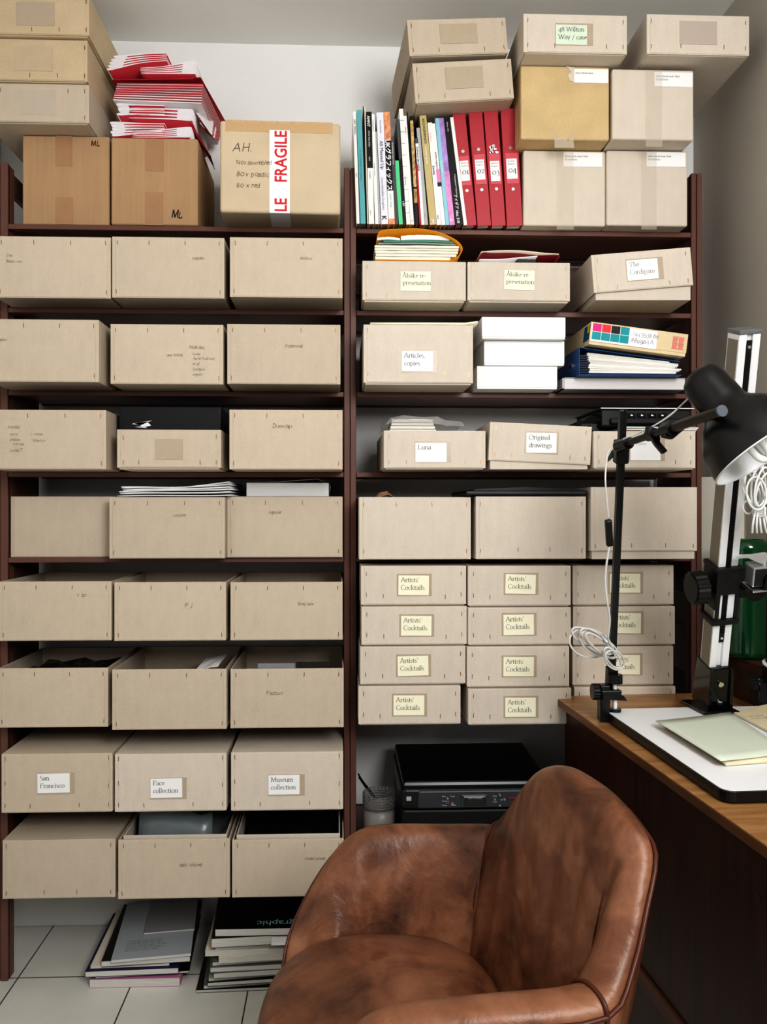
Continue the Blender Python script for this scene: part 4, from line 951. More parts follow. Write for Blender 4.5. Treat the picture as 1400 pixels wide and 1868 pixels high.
# ---- cocktail boxes ------------------------------------------------------------------
GK = "kraft boxes labelled Artists' Cocktails in three columns"
coln = {0: "beside the middle upright", 1: "in the middle column", 2: "behind the desk lamp pole"}
rown = {0: 'top', 1: 'second', 2: 'third', 3: 'bottom'}
X = lambda v: 630 + v * .4714
Yc = lambda v: 1010 + v * .4714
CK = {  # column -> from the bottom up
 0: [(38, 448, 503, 668, (187, 306, 547, 625), 1.0), (57, 468, 350, 514, (203, 322, 395, 472), .8), (62, 473, 195, 358, (216, 334, 240, 317), .8), (60, 470, 38, 200, (206, 324, 84, 160), .8)],
 1: [(475, 877, 513, 664, (619, 737, 556, 631), .2), (471, 869, 350, 511, (612, 730, 399, 474), .2), (475, 876, 199, 355, (612, 730, 235, 314), -.2), (475, 875, 38, 193, (620, 737, 80, 155), .2)],
 2: [(885, 1281, 506, 664, (1015, 1135, 550, 626), -.3), (879, 1272, 350, 502, (1022, 1140, 391, 467), -.3), (881, 1278, 195, 347, (1026, 1144, 229, 308), -.3), (879, 1274, 36, 190, (1024, 1142, 77, 151), -.3)]}
for c_ in CK:
    zz = ZR7 + .0005
    for k, (x0, x1, y0, y1, cd, tl2) in enumerate(CK[c_]):
        row = rown[3 - k]
        lab = "box labelled Artists' Cocktails, %s of its stack %s" % (row, coln[c_])
        ztop_ = None
        t = 1.885 + .006 * k + (.05 if c_ == 2 else 0)
        xm = (X(x0) + X(x1)) / 2; d = ray(xm, Yc(y0)); Y = t * d.y
        ztp = PY(xm, Yc(y0 + 10), Y).z
        o, w, h, Y = kbox(lab, X(x0), X(x1), Yc(y0), Yc(y1), zz, 'lid', t, GK, show=.003, m=kraft_pale, hh=ztp - zz, depth=.33, yaw=random.uniform(-.6, .6),
                          st=[(-.45, .80), (.45, .80), (-.45, .26), (.45, .26), (-.29, .22), (.30, .2)])
        l = lid_of(o)
        pxcard(o, Y, X(cd[0]), X(cd[1]), Yc(cd[2]), Yc(cd[3]), ["Artists'", 'Cocktails'], .0165, paper_cr, tape=(X(cd[0]) - 3, X(cd[1]) + 5, Yc(cd[2]) - 3, Yc(cd[3]) + 2), rot=random.uniform(-1, 2))
        zz += h + .0012
# ---- red and white leaflets piled on the second brown carton --------------------------
YL = ML2[3] + .012
red_p = mat('red printed paper', C(190, 58, 70), .5, spec=.3)
wht_p = mat('white leaflet paper', C(238, 234, 236), .6, spec=.2)
def leaflet(label, px_fold, px_end, yfold, yend, gap, depth=.205, yaw=0, dy=0, first=False, thick=.0006):
    """folded sheet seen edge on: fold loop at px_fold, loose ends at px_end"""
    f = PY(px_fold, yfold, YL + dy); e = PY(px_end, yend, YL + dy); s = 1 if f.x > e.x else -1
    o = thing('folded_leaflet', label, 'leaflet', (f.x, YL + dy, f.z), (0, 0, math.radians(yaw)), 'red and white folded leaflets piled on the carton')
    g_ = gap * .72; L_ = abs(f.x - e.x)
    pr = [(-s * L_, e.z - f.z + g_ * .14), (-s * L_ * .6, (e.z - f.z) * .8 + g_ * .16), (-s * L_ * .25, (e.z - f.z) * .28 + g_ * .4), (-s * .010, g_ * .5), (-s * .001, g_ * .3), (0, 0),
          (-s * .001, -g_ * .3), (-s * .010, -g_ * .5), (-s * L_ * .25, (e.z - f.z) * .28 - g_ * .3), (-s * L_ * .6, (e.z - f.z) * .8 - g_ * .08), (-s * L_, e.z - f.z - g_ * .06)]
    pts = curve_pts([Vector((x, 0, z)) for x, z in pr], 3)
    mb = MB().grid([[p, p + Vector((0, depth, 0))] for p in pts])
    obj('sheet', mb, wht_p, o, solid=thick)
    n = len(pts) // 2
    low = [p + Vector((0, .0004, -thick * 1.15)) for p in pts[n + (4 if first else 9):]]
    obj('red_cover', MB().grid([[p, p + Vector((0, depth, 0))] for p in low]), red_p, o, solid=thick * .7)
    return o
def bundle(desc, n, pf, pe, yf0, yf1, ye0, ye1, gap, side, step=0, yaw=0):
    for i in range(n):
        f = i / max(1, n - 1)
        pos = 'lowest' if i == 0 else 'uppermost' if i == n - 1 else ['second from the bottom', 'third from the bottom', 'fourth from the bottom', 'fifth from the bottom', 'sixth from the bottom', 'seventh from the bottom'][i - 1]
        leaflet('folded leaflet, %s of the %s' % (pos, desc), pf + step * i + random.uniform(-2, 2), pe + random.uniform(-2, 2), yf0 + (yf1 - yf0) * f, ye0 + (ye1 - ye0) * f, gap, yaw=yaw, first=(i == 0))
bundle('bottom bundle folded to the left', 5, 203, 300, 246, 224, 243, 226, .0088, -1)
bundle('bottom bundle folded to the right', 5, 348, 242, 249, 233, 250, 238, .0058, 1)
bundle('middle bundle folded to the left', 3, 214, 300, 208, 190, 208, 192, .0075, -1, yaw=1)
bundle('middle bundle folded to the right', 4, 353, 236, 218, 201, 214, 196, .0078, 1, yaw=-1)
for i in range(8):
    f = i / 7; z = PY(290, 186.5 - 31 * f, YL).z - .0004
    a = PY(206 + 6 * f, 180, YL); b_ = PY(369 + 3 * f, 180, YL); w = b_.x - a.x
    pos = ['lowest', 'second from the bottom', 'third from the bottom', 'fourth from the bottom', 'fourth from the top', 'third from the top', 'second from the top', 'topmost'][i]
    o = thing('booklet', 'flat red-covered booklet, %s of the eight stacked across the pile' % pos, 'booklet', ((a.x + b_.x) / 2, YL - .004, z), (0, math.radians(2.2), math.radians(-2 - .4 * i)), 'flat red booklets in the leaflet pile')
    pq = .0018 if i < 3 else .0006
    obj('page_block', MB().box(-w / 2, w / 2, 0, .225, -.0006, pq), wht_p, o, bevel=.0005, seg=1)
    obj('cover', MB().box(-w / 2 - .0003, w / 2 + .0008, -.0006, .226, pq, .0036), red_p, o, bevel=.0008, seg=1)
bundle('top bundle folded to the left', 5, 196, 306, 126, 103, 114, 100, .0068, -1, step=3, yaw=-3)
bundle('top bundle folded to the right', 5, 358, 255, 133, 112, 132, 122, .0060, 1, yaw=-2)
# red inner leaflets visible under the top bundles and at the far right, sliding off
for k, (xa, xb, y0, dp, yw, lab) in enumerate([(200, 352, 142, .20, -3, 'red sheet under the top leaflet bundle'), (262, 366, 139, .23, -8, 'skewed red sheet at the right edge beneath the top leaflet bundle')]):
    z = PY(280, y0, YL).z; a = PY(xa, y0, YL); b_ = PY(xb, y0, YL)
    o = tag(obj('red_sheet', MB().box(a.x - b_.x, 0, 0, dp, 0, .0012), red_p), lab, 'leaflet'); o.location = (b_.x, YL + .002, z); o.rotation_euler = (0, 0, math.radians(yw))
a = PY(345, 226, YL); 
mb = MB()
p_ = [PY(342, 222, YL + .01), PY(350, 222, YL + .12), PY(392, 310, YL + .20), PY(384, 284, YL + .05)]
mb.prism(p_, (.0012, 0, -.0006)); tag(obj('red_sheet', mb, red_p), 'red leaflet sliding down the right side of the brown carton', 'leaflet')
for k in range(4):
    p_ = [PY(358 + 3 * k, 206 + 9 * k, YL + .02), PY(392 + 2 * k, 202 + 10 * k, YL + .20), PY(394 + 2 * k, 238 + 5 * k, YL + .20), PY(386 + 2 * k, 246 + 3 * k, YL + .03 + .02 * k)]
    tag(obj('leaflet', MB().prism(p_, (.001, 0, .0006)), red_p if k % 2 else wht_p), 'drooping %s leaflet hanging at the right of the pile, number %d from the inside' % ('red' if k % 2 else 'white', k + 1) if False else 'drooping %s leaflet at the right of the pile, %s one' % ('red' if k % 2 else 'white', 'inner' if k < 2 else 'outer'), 'leaflet')

# ---- papers on the fifth shelf boxes -------------------------------------------------
o5, w5, h5, Y5 = BX[9]; z0 = o5.location.z + h5 + .0008
rn = random.Random(8)
SHN = ['lowest', 'second from the bottom', 'third from the bottom', 'third from the top', 'second from the top', 'topmost']
for k, (xa, xb, ya, yb_, yc) in enumerate([(214, 424, 905, 904, 903), (219, 420, 900, 899, 897), (217, 424, 897, 894, 892), (224, 419, 894, 892, 888), (222, 421, 890, 889, 883), (221, 418, 888, 890, 879)]):
    Yk = Y5 + .012 + rn.uniform(0, .006)
    a = PY(xa, ya, Yk); m_ = PY((xa + xb) / 2, yb_, Yk); c_ = PY(xb, yc, Yk)
    pts = curve_pts([a, a + (m_ - a) * .5 + Vector((0, 0, .001)), m_, m_ + (c_ - m_) * .6 + Vector((0, 0, -.001)), c_], 4)
    for p in pts: p.z = max(p.z, z0 + .0016 * k + .001)
    tag(obj('paper_sheaf', MB().grid([[p, p + Vector((.004, .23, 0))] for p in pts]), paper, solid=.0026), 'loose white sheaf, %s of the heap on the Letters box' % SHN[k], 'paper', 'loose white sheets heaped on a fifth shelf box')
o5, w5, h5, Y5 = BX[10]; z0 = o5.location.z + h5 + .001; Yk = Y5 + .02
a = PY(450, 903, Yk); b_ = PY(600, 903, Yk); zt = PY(500, 881, Yk).z
o = thing('paper_ream', 'stack of white paper in loose clear wrapping on the fifth shelf', 'paper', ((a.x + b_.x) / 2, Yk, z0))
w = b_.x - a.x
obj('sheets', MB().box(-w / 2, w / 2, 0, .23, 0, zt - z0), mat('reamed paper edge', C(232, 232, 232), .7, noise=[(14, .10, (1, 1, 90))]), o)
q = [(-w / 2, zt - z0 + .001), (-w * .1, zt - z0 + .003), (w * .28, zt - z0 + .010), (w * .36, zt - z0 + .012), (w / 2 + .004, zt - z0 - .008), (w / 2 + .002, .012)]
obj('wrapping', MB().grid([[Vector((x, .004 + .06 * j, z)) for x, z in q] for j in range(4)]), mat('milky film', C(232, 232, 232), .3, alpha=.6, spec=.6), o, solid=.0008)

# ---- contents of the open boxes ------------------------------------------------------
def contents(k, kind):
    o, w, h, Y = BX[k]; rn = random.Random(k); X0, Z0 = o.location.x, o.location.z
    return o, w, h, Y, X0, Z0, rn
o, w, h, Y, X0, Z0, rn = contents(14, 0)
dkp = mat('dark crinkled plastic', C(60, 58, 56), .2, spec=.8, bump=(50, 1.0))
rows = [[Vector((X0 - w * .42 + w * .84 * i / 9, Y + .02 + .26 * j / 7, Z0 + h * .70 + rn.uniform(0, .018))) for i in range(10)] for j in range(8)]
tag(obj('plastic_bag', MB().grid(rows, smooth=False), dkp, solid=.0006), 'dark crinkled plastic bag inside the open box, seventh shelf, far left', 'bag')
o, w, h, Y, X0, Z0, rn = contents(15, 0)
rows = [[Vector((X0 + w * .22 + w * .2 * i / 3, Y + .01 + .16 * j / 3, Z0 + h * .94 + .004 * i + rn.uniform(0, .004))) for i in range(4)] for j in range(4)]
tag(obj('paper_scrap', MB().grid(rows, smooth=False), paper, solid=.0008), 'white paper scraps showing in the middle open box of the seventh shelf', 'paper')
o, w, h, Y, X0, Z0, rn = contents(16, 0)
tag(obj('envelope', MB().box(X0 - w * .27, X0 + w * .06, Y + .03, Y + .034, Z0 + .01, Z0 + h * 1.05), mat('grey poly', C(150, 152, 156), .35)), 'grey plastic envelope standing in the open box pencilled Fraction', 'envelope')
tag(obj('envelope', MB().box(X0 + w * .07, X0 + w * .38, Y + .05, Y + .056, Z0 + .01, Z0 + h * 1.035), dkp), 'dark plastic envelope standing in the open box pencilled Fraction', 'envelope')
o, w, h, Y, X0, Z0, rn = contents(18, 0)
for k, (xa, xb, lean, hh, m_, lab) in enumerate([(-.38, .30, .05, 1.25, mat('blue grey film', C(118, 128, 130), .3, spec=.7, bump=(30, .8)), 'pale blue-grey plastic sleeve leaning in the open bottom box'), (.05, .42, .10, 1.18, mat('smoky film', C(96, 98, 98), .2, spec=.8, bump=(40, .9)), 'smoky crumpled plastic wrap behind the pale sleeve')]):
    rows = [[Vector((X0 + w * (xa + (xb - xa) * i / 6), Y + .03 + .05 * k + lean * j / 4 + rn.uniform(-.003, .003), Z0 + .02 + h * hh * (j / 4) * (.92 + .05 * math.sin(i * .9 + k) - .04 * (i % 2)))) for i in range(7)] for j in range(5)]
    tag(obj('plastic_sleeve', MB().grid(rows, smooth=True), m_, solid=.0008), lab, 'bag')

o, w, h, Y, X0, Z0, rn = contents(19, 0)
rows = [[Vector((X0 - w * .42 + w * .84 * i / 8, Y + .03 + .24 * j / 6 + rn.uniform(-.002, .002), Z0 + h * (.55 + .75 * (j / 6) ** 1.3) + rn.uniform(0, .010))) for i in range(9)] for j in range(7)]
tag(obj('plastic_bag', MB().grid(rows, smooth=False), mat('black inside shade', C(26, 25, 25), .25, spec=.6), solid=.0006), 'black sheet added as shade inside the open box pencilled Folded poster', 'bag')  # black sheet added to darken the inside of this box

# ---- magazine piles on the floor -----------------------------------------------------
def mag(pile, label, xa, xb, y0, y1, zb, t, cover, depth=.28, yaw=0, cat='magazine', txt=None, ht=None, tilt=0):
    """front edge between y0 and y1 in the photo, bottom resting at zb"""
    Y = (t) * ray((xa + xb) / 2, y1).y; a = PY(xa, y1, Y); b_ = PY(xb, y1, Y); w = b_.x - a.x
    h = ht or max(.0045, PY(xa, y0, Y).z - PY(xa, y1, Y).z)
    o = thing('magazine', label, cat, ((a.x + b_.x) / 2, Y, zb + .0003), (math.radians(tilt), 0, math.radians(yaw)), pile)
    depth = min(depth, YB - .016 - Y)
    c = .0009
    obj('page_block', MB().box(-w / 2, w / 2, .0, depth, c, h - c), mat('worn magazine edge', C(206, 204, 198), .8, noise=[(12, .16, (1, 1, 70))]), o)
    mb = MB().box(-w / 2 - .0006, w / 2 + .0006, -.0007, depth + .0005, h - c, h); mb.box(-w / 2 - .0006, w / 2 + .0006, -.0007, depth + .0005, 0, c)
    mb.box(w / 2 - .0002, w / 2 + .0006, -.0007, depth, c, h - c)
    mats = [cover]
    if txt:
        for (s_, x_, y_, sz, m_, flip) in txt:
            mats.append(m_) if m_ not in mats else None
            M = MX((x_, y_, h + .0002), (-1 if flip else 1, 0, 0), (0, -1 if flip else 1, 0))
            sans(mb, s_, M, sz, mats.index(m_), .004)
    obj('cover', mb, mats, o)
    return zb + h + .0006, o
P1 = 'left pile of magazines on the tiled floor'; P2 = 'right pile of magazines on the tiled floor'
pk = colm('bright pink cover', (200, 130, 168)); nv = colm('dark navy cover', (40, 44, 84)); blc = colm('black glossy cover', (20, 20, 24), .25); gc = colm('grey art cover', (176, 182, 186)); dk2 = colm('dark brown cover', (44, 38, 34)); grn = colm('pale green cover', (150, 168, 128)); gyc = colm('speckled grey cover', (110, 112, 110))
tx = mat('small grey print', C(120, 124, 126), .7)
z = 0.0
z, _ = mag(P1, 'thick pink-covered magazine at the very bottom of the left floor pile', 164, 328, 1780, 1799, z, 1.945, pk, yaw=0, ht=.022, txt=[('ARENA', -.10, .012, .022, colm('cover green', (90, 140, 120)), False), ('homme', .0, .02, .02, colm('cover grey', (130, 120, 125)), False)])
z, _ = mag(P1, 'large black magazine sticking out to the right, second in the left floor pile', 176, 344, 1772, 1779, z, 1.955, blc, yaw=4, ht=.0065)
z, _ = mag(P1, 'navy magazine with a folded spine in the left floor pile', 157, 325, 1764, 1776, z, 1.945, nv, yaw=2, ht=.015)
z, _ = mag(P1, 'thin white booklet jutting left in the left floor pile', 166, 308, 1747, 1752, z, 1.955, cr, yaw=2, ht=.006)
z, _ = mag(P1, 'black-covered book with a ragged white edge in the left floor pile', 187, 346, 1733, 1745, z, 1.955, dk2, yaw=4, ht=.015, txt=None)
z, m6 = mag(P1, 'light grey book with a block of small text on its cover', 205, 347, 1727, 1732, z, 1.95, gc, yaw=7, ht=.007, txt=[(('ontology and the land\nof paper that the old\nwords leave open in the\nprinted room of pages\nfor those who read'), -.07, .075, .0105, tx, False)])
z, _ = mag(P1, 'small grey booklet on top of the left floor pile', 264, 354, 1684, 1690, z, 2.06, colm('dusky grey cover', (150, 152, 152)), yaw=7, ht=.005, depth=.17)
z = 0.0
seq = [
 ('thin dark-backed magazine at the bottom of the right floor pile', 359, 545, 1798, 1806, dk2, .008, -2),
 ('white magazine second from the bottom of the right floor pile', 373, 548, 1791, 1799, gyc, .009, 1),
 ('thick white magazine third from the bottom of the right floor pile', 380, 545, 1782, 1790, dk2, .010, 0),
 ('magazine with a pale green cover in the right floor pile', 382, 546, 1776, 1782, grn, .008, 2),
 ('white magazine directly on the pale green one', 391, 552, 1758, 1768, gyc, .014, 0),
 ('magazine with a curling edge and speckled cover in the right floor pile', 385, 555, 1746, 1756, gyc, .013, -1),
 ('thin grey magazine above the speckled one', 389, 552, 1737, 1744, gyc, .010, 1),
 ('white magazine with a lilac line on its edge', 400, 556, 1712, 1724, cr, .014, 0),
 ('white magazine jutting out to the left, right floor pile', 375, 548, 1702, 1716, cr, .014, -3),
 ('glossy magazine with black, white and red pictures on its cover', 394, 556, 1697, 1705, gc, .008, 1),
 ('thick white paperback under the black one, right floor pile', 387, 550, 1680, 1698, dk2, .024, 0),
 ('black magazine with the word graphic upside down, on top of the right floor pile', 393, 560, 1665, 1677, blc, .019, -4)]
for lab, xa, xb, y0, y1, cv, hh, yw in seq:
    tt = [('graphic', .082, .034, .033, colm('pale cyan lettering', (150, 196, 196)), True)] if 'graphic' in lab else None
    z, om = mag(P2, lab, xa, xb, y0, y1, z, 1.93 + (.008 if yw > 0 else 0), cv, yaw=yw + 4, ht=hh, txt=tt)
    if 'glossy' in lab:
        mb = MB()
        for k, (u, m_) in enumerate([(-.05, 0), (-.02, 1), (.01, 0), (.035, 2), (.06, 0)]): mb.box(u, u + .02, .001, .03, hh + .0001, hh + .0004, m_)
        obj('cover_picture', mb, [bk, whp, rd], om)
tag(obj('slip', MB().box(0, .06, 0, .1, 0, .007), paper), 'white slip of paper between the top two magazines of the right floor pile', 'paper').location = (PY(495, 1690, 1.915).x, 1.913, z - .030)

# ---- printer and pen pot on the low shelf --------------------------------------------
zp = ZR9 + .0006
Yf = 1.865; zt = PY(870, 1433, Yf).z
xa, xb = PY(733, 1433, Yf).x, PY(1012, 1433, Yf).x; w = xb - xa
pr = thing('multifunction_printer', 'black multifunction printer with a control panel, below the cocktail boxes', 'printer', ((xa + xb) / 2, Yf, zp))
hp = zt - zp; pb = mat('satin black printer plastic', C(24, 25, 27), .35, bump=(400, .06)); lidm = mat('gloss black printer lid', C(9, 9, 10), .28)
dpp = .30
obj('lower_body', MB().box(-w / 2 + .004, w / 2 - .004, .012, dpp, 0, hp - .062), mat('matt black printer base', C(13, 13, 14), .5), pr, bevel=.006)
obj('housing', MB().box(-w / 2, w / 2, .004, dpp, hp - .060, hp - .008), pb, pr, bevel=.012, seg=4)
obj('scanner_lid', MB().hexa([(-w / 2 + .004, .022, hp - .010), (w / 2 - .004, .022, hp - .010), (w / 2 - .004, dpp, hp - .006), (-w / 2 + .004, dpp, hp - .006), (-w / 2 + .008, .028, hp + .003), (w / 2 - .008, .028, hp + .003), (w / 2 - .008, dpp - .004, hp + .014), (-w / 2 + .008, dpp - .004, hp + .014)]), lidm, pr, bevel=.004)
cp = obj('control_panel', MB().hexa([(-w / 2 + .04, -.004, hp - .054), (w / 2 - .03, -.004, hp - .054), (w / 2 - .03, .012, hp - .054), (-w / 2 + .04, .012, hp - .054), (-w / 2 + .04, .004, hp - .012), (w / 2 - .03, .004, hp - .012), (w / 2 - .03, .014, hp - .011), (-w / 2 + .04, .014, hp - .011)]), dark_gr, pr, bevel=.005, seg=3)
cxs = -w / 2
fr = -.0035
def pz(v): return hp - .012 - v * .042
obj('display', MB().box(cxs + .150, cxs + .205, -.0075, .002, pz(.84), pz(.28)), black_gl, cp, bevel=.002)
obj('display_frame', MB().box(cxs + .146, cxs + .209, -.0055, .002, pz(.92), pz(.2)), mat('panel trim', C(66, 68, 72), .3), cp, bevel=.002)
mb = MB(); sans(mb, 'COPY TO:SCAN', MX((cxs + .161, -.0079, pz(.42)), (1, 0, 0), (0, 0, 1)), .0048, 0)
for t_, x_, v in (('Scan', .098, .30), ('Copy', .118, .30), ('Ink Save', .098, .58), ('Photo', .098, .82), ('Media', .120, .82), ('Menu', .222, .32), ('Clear', .222, .66)):
    sans(mb, t_, MX((cxs + x_, -.0062, pz(v)), (1, 0, 0), (0, 0, 1)), .0052, 0)
sans(mb, 'OK', MX((cxs + .241, -.0062, pz(.55)), (1, 0, 0), (0, 0, 1)), .0052, 0)
obj('panel_print', mb, mat('light panel print', C(190, 194, 200), .5), cp)
mb = MB()
for x_, v in ((.104, .66), (.262, .40), (.266, .70)): mb.box(cxs + x_, cxs + x_ + .016, -.0066, -.004, pz(v + .03), pz(v))
obj('indicator_strip', mb, colm('magenta strip', (170, 60, 100)), cp)
for x_, v in ((.112, .40), (.124, .70), (.240, .25), (.240, .85), (.228, .5), (.252, .5)):
    obj('button', MB().cyl((cxs + x_, -.0068, pz(v)), (cxs + x_, 0, pz(v)), .0022, 12), mat('panel button', C(150, 152, 156), .4), cp)
mb = MB()
mb.box(cxs + .012, cxs + .024, .0025, .004, hp - .036, hp - .026); mb.box(cxs + .014, cxs + .022, .002, .0025, hp - .034, hp - .028)
obj('badge', mb, mat('badge grey', C(170, 172, 176), .4), pr)
mb = MB(); sans(mb, 'brother', MX((-.012, .17, hp + .0095), (1, 0, .0), (0, 1, .04)), .013, 0); obj('lid_emblem', mb, mat('dim emboss', C(44, 46, 48), .3), pr)
# pen pot
c0 = PY(694, 1500, 1.93); 
o = thing('pen_pot', 'grey cup with a perforated black wire rim, left of the printer', 'pot', (c0.x, 1.965, zp))
ht = PY(694, 1455, 1.93).z - zp; rr = .0425
obj('cup', MB().lathe([(0, .0), (rr * .93, 0), (rr * .94, ht * .45), (rr * .96, ht - .034), (rr * .9, ht - .034), (rr * .88, .004), (0, .004)]), mat('grey glazed cup', C(124, 119, 116), .4), o)
mb = MB(); rings = 6; nn = 30
for k in range(rings):
    z_ = ht - .034 + .034 * k / (rings - 1); mb.tube([(rr * math.cos(2 * PI * i / 40), rr * math.sin(2 * PI * i / 40), z_) for i in range(40)], .0009, 6, closed=True)
for i in range(nn):
    for s_ in (-1, 1):
        a0 = 2 * PI * i / nn; mb.tube([(rr * math.cos(a0 + s_ * .5 * u), rr * math.sin(a0 + s_ * .5 * u), ht - .034 + .034 * u) for u in (0, .25, .5, .75, 1)], .0008, 5)
obj('wire_rim', mb, mat('grey wire', C(120, 120, 120), .4, .4), o)
mb = MB(); mb.tube(curve_pts([PD(654, 1412, 2.16), PD(662, 1425, 2.12), PD(680, 1448, 2.08), PD(700, 1475, 2.06), PD(712, 1505, 2.06)], 8), .0024)
mb.tube(curve_pts([PD(655, 1418, 2.18), PD(670, 1440, 2.14), PD(686, 1462, 2.12), PD(690, 1505, 2.12)], 8), .002)
tag(obj('power_cable', mb, black_pl), 'black power cables running down the wall beside the printer', 'cable')

# ---- desk ----------------------------------------------------------------------------
ZD = .745
A = PZ(1012, 1270, ZD); ang = math.radians(-3.6)          # left edge runs towards the viewer
ux = Vector((math.cos(math.radians(3.6)), math.sin(math.radians(3.6)), 0)); uy = Vector((-ux.y, ux.x, 0))   # right, back
desk = thing('desk', 'dark wooden desk with an oak-coloured top and panelled side', 'desk', (A.x, A.y, 0), (0, 0, math.radians(3.6)))
def woodm(name, c1, c2, rough=.4, sc=(1, 1, 1), dist=3.0, coat=0):
    m = bpy.data.materials.new(name); m.use_nodes = True; nt = m.node_tree; N = nt.nodes; L = nt.links; b = N['Principled BSDF']
    tc = N.new('ShaderNodeTexCoord'); mp = N.new('ShaderNodeMapping'); mp.inputs['Scale'].default_value = sc; L.new(tc.outputs['Object'], mp.inputs['Vector'])
    n1 = N.new('ShaderNodeTexNoise'); n1.inputs['Scale'].default_value = 6; n1.inputs['Detail'].default_value = 8; n1.inputs['Distortion'].default_value = dist; L.new(mp.outputs[0], n1.inputs['Vector'])
    r = N.new('ShaderNodeValToRGB'); r.color_ramp.elements[0].position = .35; r.color_ramp.elements[0].color = c1; r.color_ramp.elements[1].position = .68; r.color_ramp.elements[1].color = c2
    L.new(n1.outputs['Fac'], r.inputs['Fac']); L.new(r.outputs[0], b.inputs['Base Color']); b.inputs['Roughness'].default_value = rough; b.inputs['Coat Weight'].default_value = coat
    bp = N.new('ShaderNodeBump'); bp.inputs['Strength'].default_value = .1; bp.inputs['Distance'].default_value = .001; L.new(n1.outputs['Fac'], bp.inputs['Height']); L.new(bp.outputs[0], b.inputs['Normal'])
    return m
oak = woodm('honey oak veneer', C(146, 106, 66), C(178, 138, 92), .35, (1.0, 9, 9), .6)
oak_e = woodm('oak edging', C(94, 60, 38), C(120, 80, 52), .4, (5, .8, 5), .5)
dkw = woodm('dark mahogany veneer', C(50, 27, 18), C(70, 40, 26), .38, (7, 7, .7), .8)
DL = .96; DW = .462
obj('top', MB().box(0.0, DW, -DL, 0, ZD - .012, ZD), oak, desk, bevel=.002)
obj('edging', MB().box(-.001, .010, -DL - .001, .001, ZD - .019, ZD - .001).box(.010, DW, -.009, .001, ZD - .019, ZD - .012), oak_e, desk, bevel=.002)
obj('side_panel', MB().box(.020, .034, -DL + .135, -.018, .325, ZD - .019), dkw, desk, bevel=.001)
obj('side_panel', MB().box(.024, .038, -DL + .02, -DL + .132, .325, ZD - .019), dkw, desk, bevel=.001)
obj('lower_panel', MB().box(.028, .044, -DL + .02, -.018, .02, .316), dkw, desk, bevel=.001)
obj('rail', MB().box(.014, .030, -DL + .02, -.016, .303, .325).box(.018, .032, -DL + .02, -.016, .290, .300), woodm('mid brown rail', C(78, 44, 26), C(98, 58, 36), .4, (5, .8, 5), .5), desk, bevel=.002)
obj('back_panel', MB().box(.036, DW - .02, -.034, -.02, .02, ZD - .019), dkw, desk)
obj('side_panel', MB().box(DW - .034, DW - .02, -DL + .02, -.034, .02, ZD - .019), dkw, desk)
obj('foot', MB().box(.04, .08, -.08, -.04, 0, .02), dkw, desk); obj('foot', MB().box(.04, .08, -DL + .04, -DL + .08, 0, .02), dkw, desk)
obj('foot', MB().box(DW - .09, DW - .05, -.08, -.04, 0, .02), dkw, desk); obj('foot', MB().box(DW - .09, DW - .05, -DL + .04, -DL + .08, 0, .02), dkw, desk)
# keyhole plate low on the side, near the seam
obj('keyhole_plate', MB().cyl((.0185, -DL + .155, .645), (.021, -DL + .155, .645), .008, 16), mat('tarnished metal', C(96, 84, 70), .4, .8), desk)

# ---- copy stand ----------------------------------------------------------------------
ZB = .767
BL = PZ(1099, 1293, ZB); FL = PZ(1322, 1444, ZB)
dv = (FL - BL).normalized(); byaw = math.atan2(dv.x, -dv.y)  # frame y (back) = -dv
stand = thing('copy_stand', 'copy stand with a white baseboard, black edge and leaning aluminium column', 'copy stand', (BL.x, BL.y, ZD + .0005), (0, 0, byaw))
BLn = (FL - BL).length; BW = .452
def rrect(x0, x1, y0, y1, r, n=6):
    p = []
    for cx_, cy_, a0 in ((x1 - r, y1 - r, 0), (x0 + r, y1 - r, 90), (x0 + r, y0 + r, 180), (x1 - r, y0 + r, 270)):
        p += [(cx_ + r * math.cos(math.radians(a0 + 90 * i / n)), cy_ + r * math.sin(math.radians(a0 + 90 * i / n))) for i in range(n + 1)]
    return p
hb = ZB - ZD
obj('board_edge', MB().prism([(x, y, .003) for x, y in rrect(0, BW, -BLn, 0, .02)], (0, 0, hb - .0040)), black_mt, stand, bevel=.0015)
obj('baseboard_top', MB().prism([(x, y, hb - .0012) for x, y in rrect(.002, BW - .002, -BLn + .002, -.002, .018)], (0, 0, .0008)), mat('white laminate', C(240, 241, 244), .35, spec=.5), stand)
for x in (.03, BW - .04):
    for y in (-.03, -BLn + .03): obj('rubber_foot', MB().cyl((x, y, 0), (x, y, .003), .01, 16), black_pl, stand)
Mst = Matrix.Translation(stand.location) @ Matrix.Rotation(byaw, 4, 'Z'); Minv = Mst.inverted()
def LOC(p): return Minv @ p
zl = ZB - stand.location.z
bc = LOC(PZ(1296, 1291, ZB)); tp_ = LOC(PD(1359, 607, 1.44))
bc.z = zl
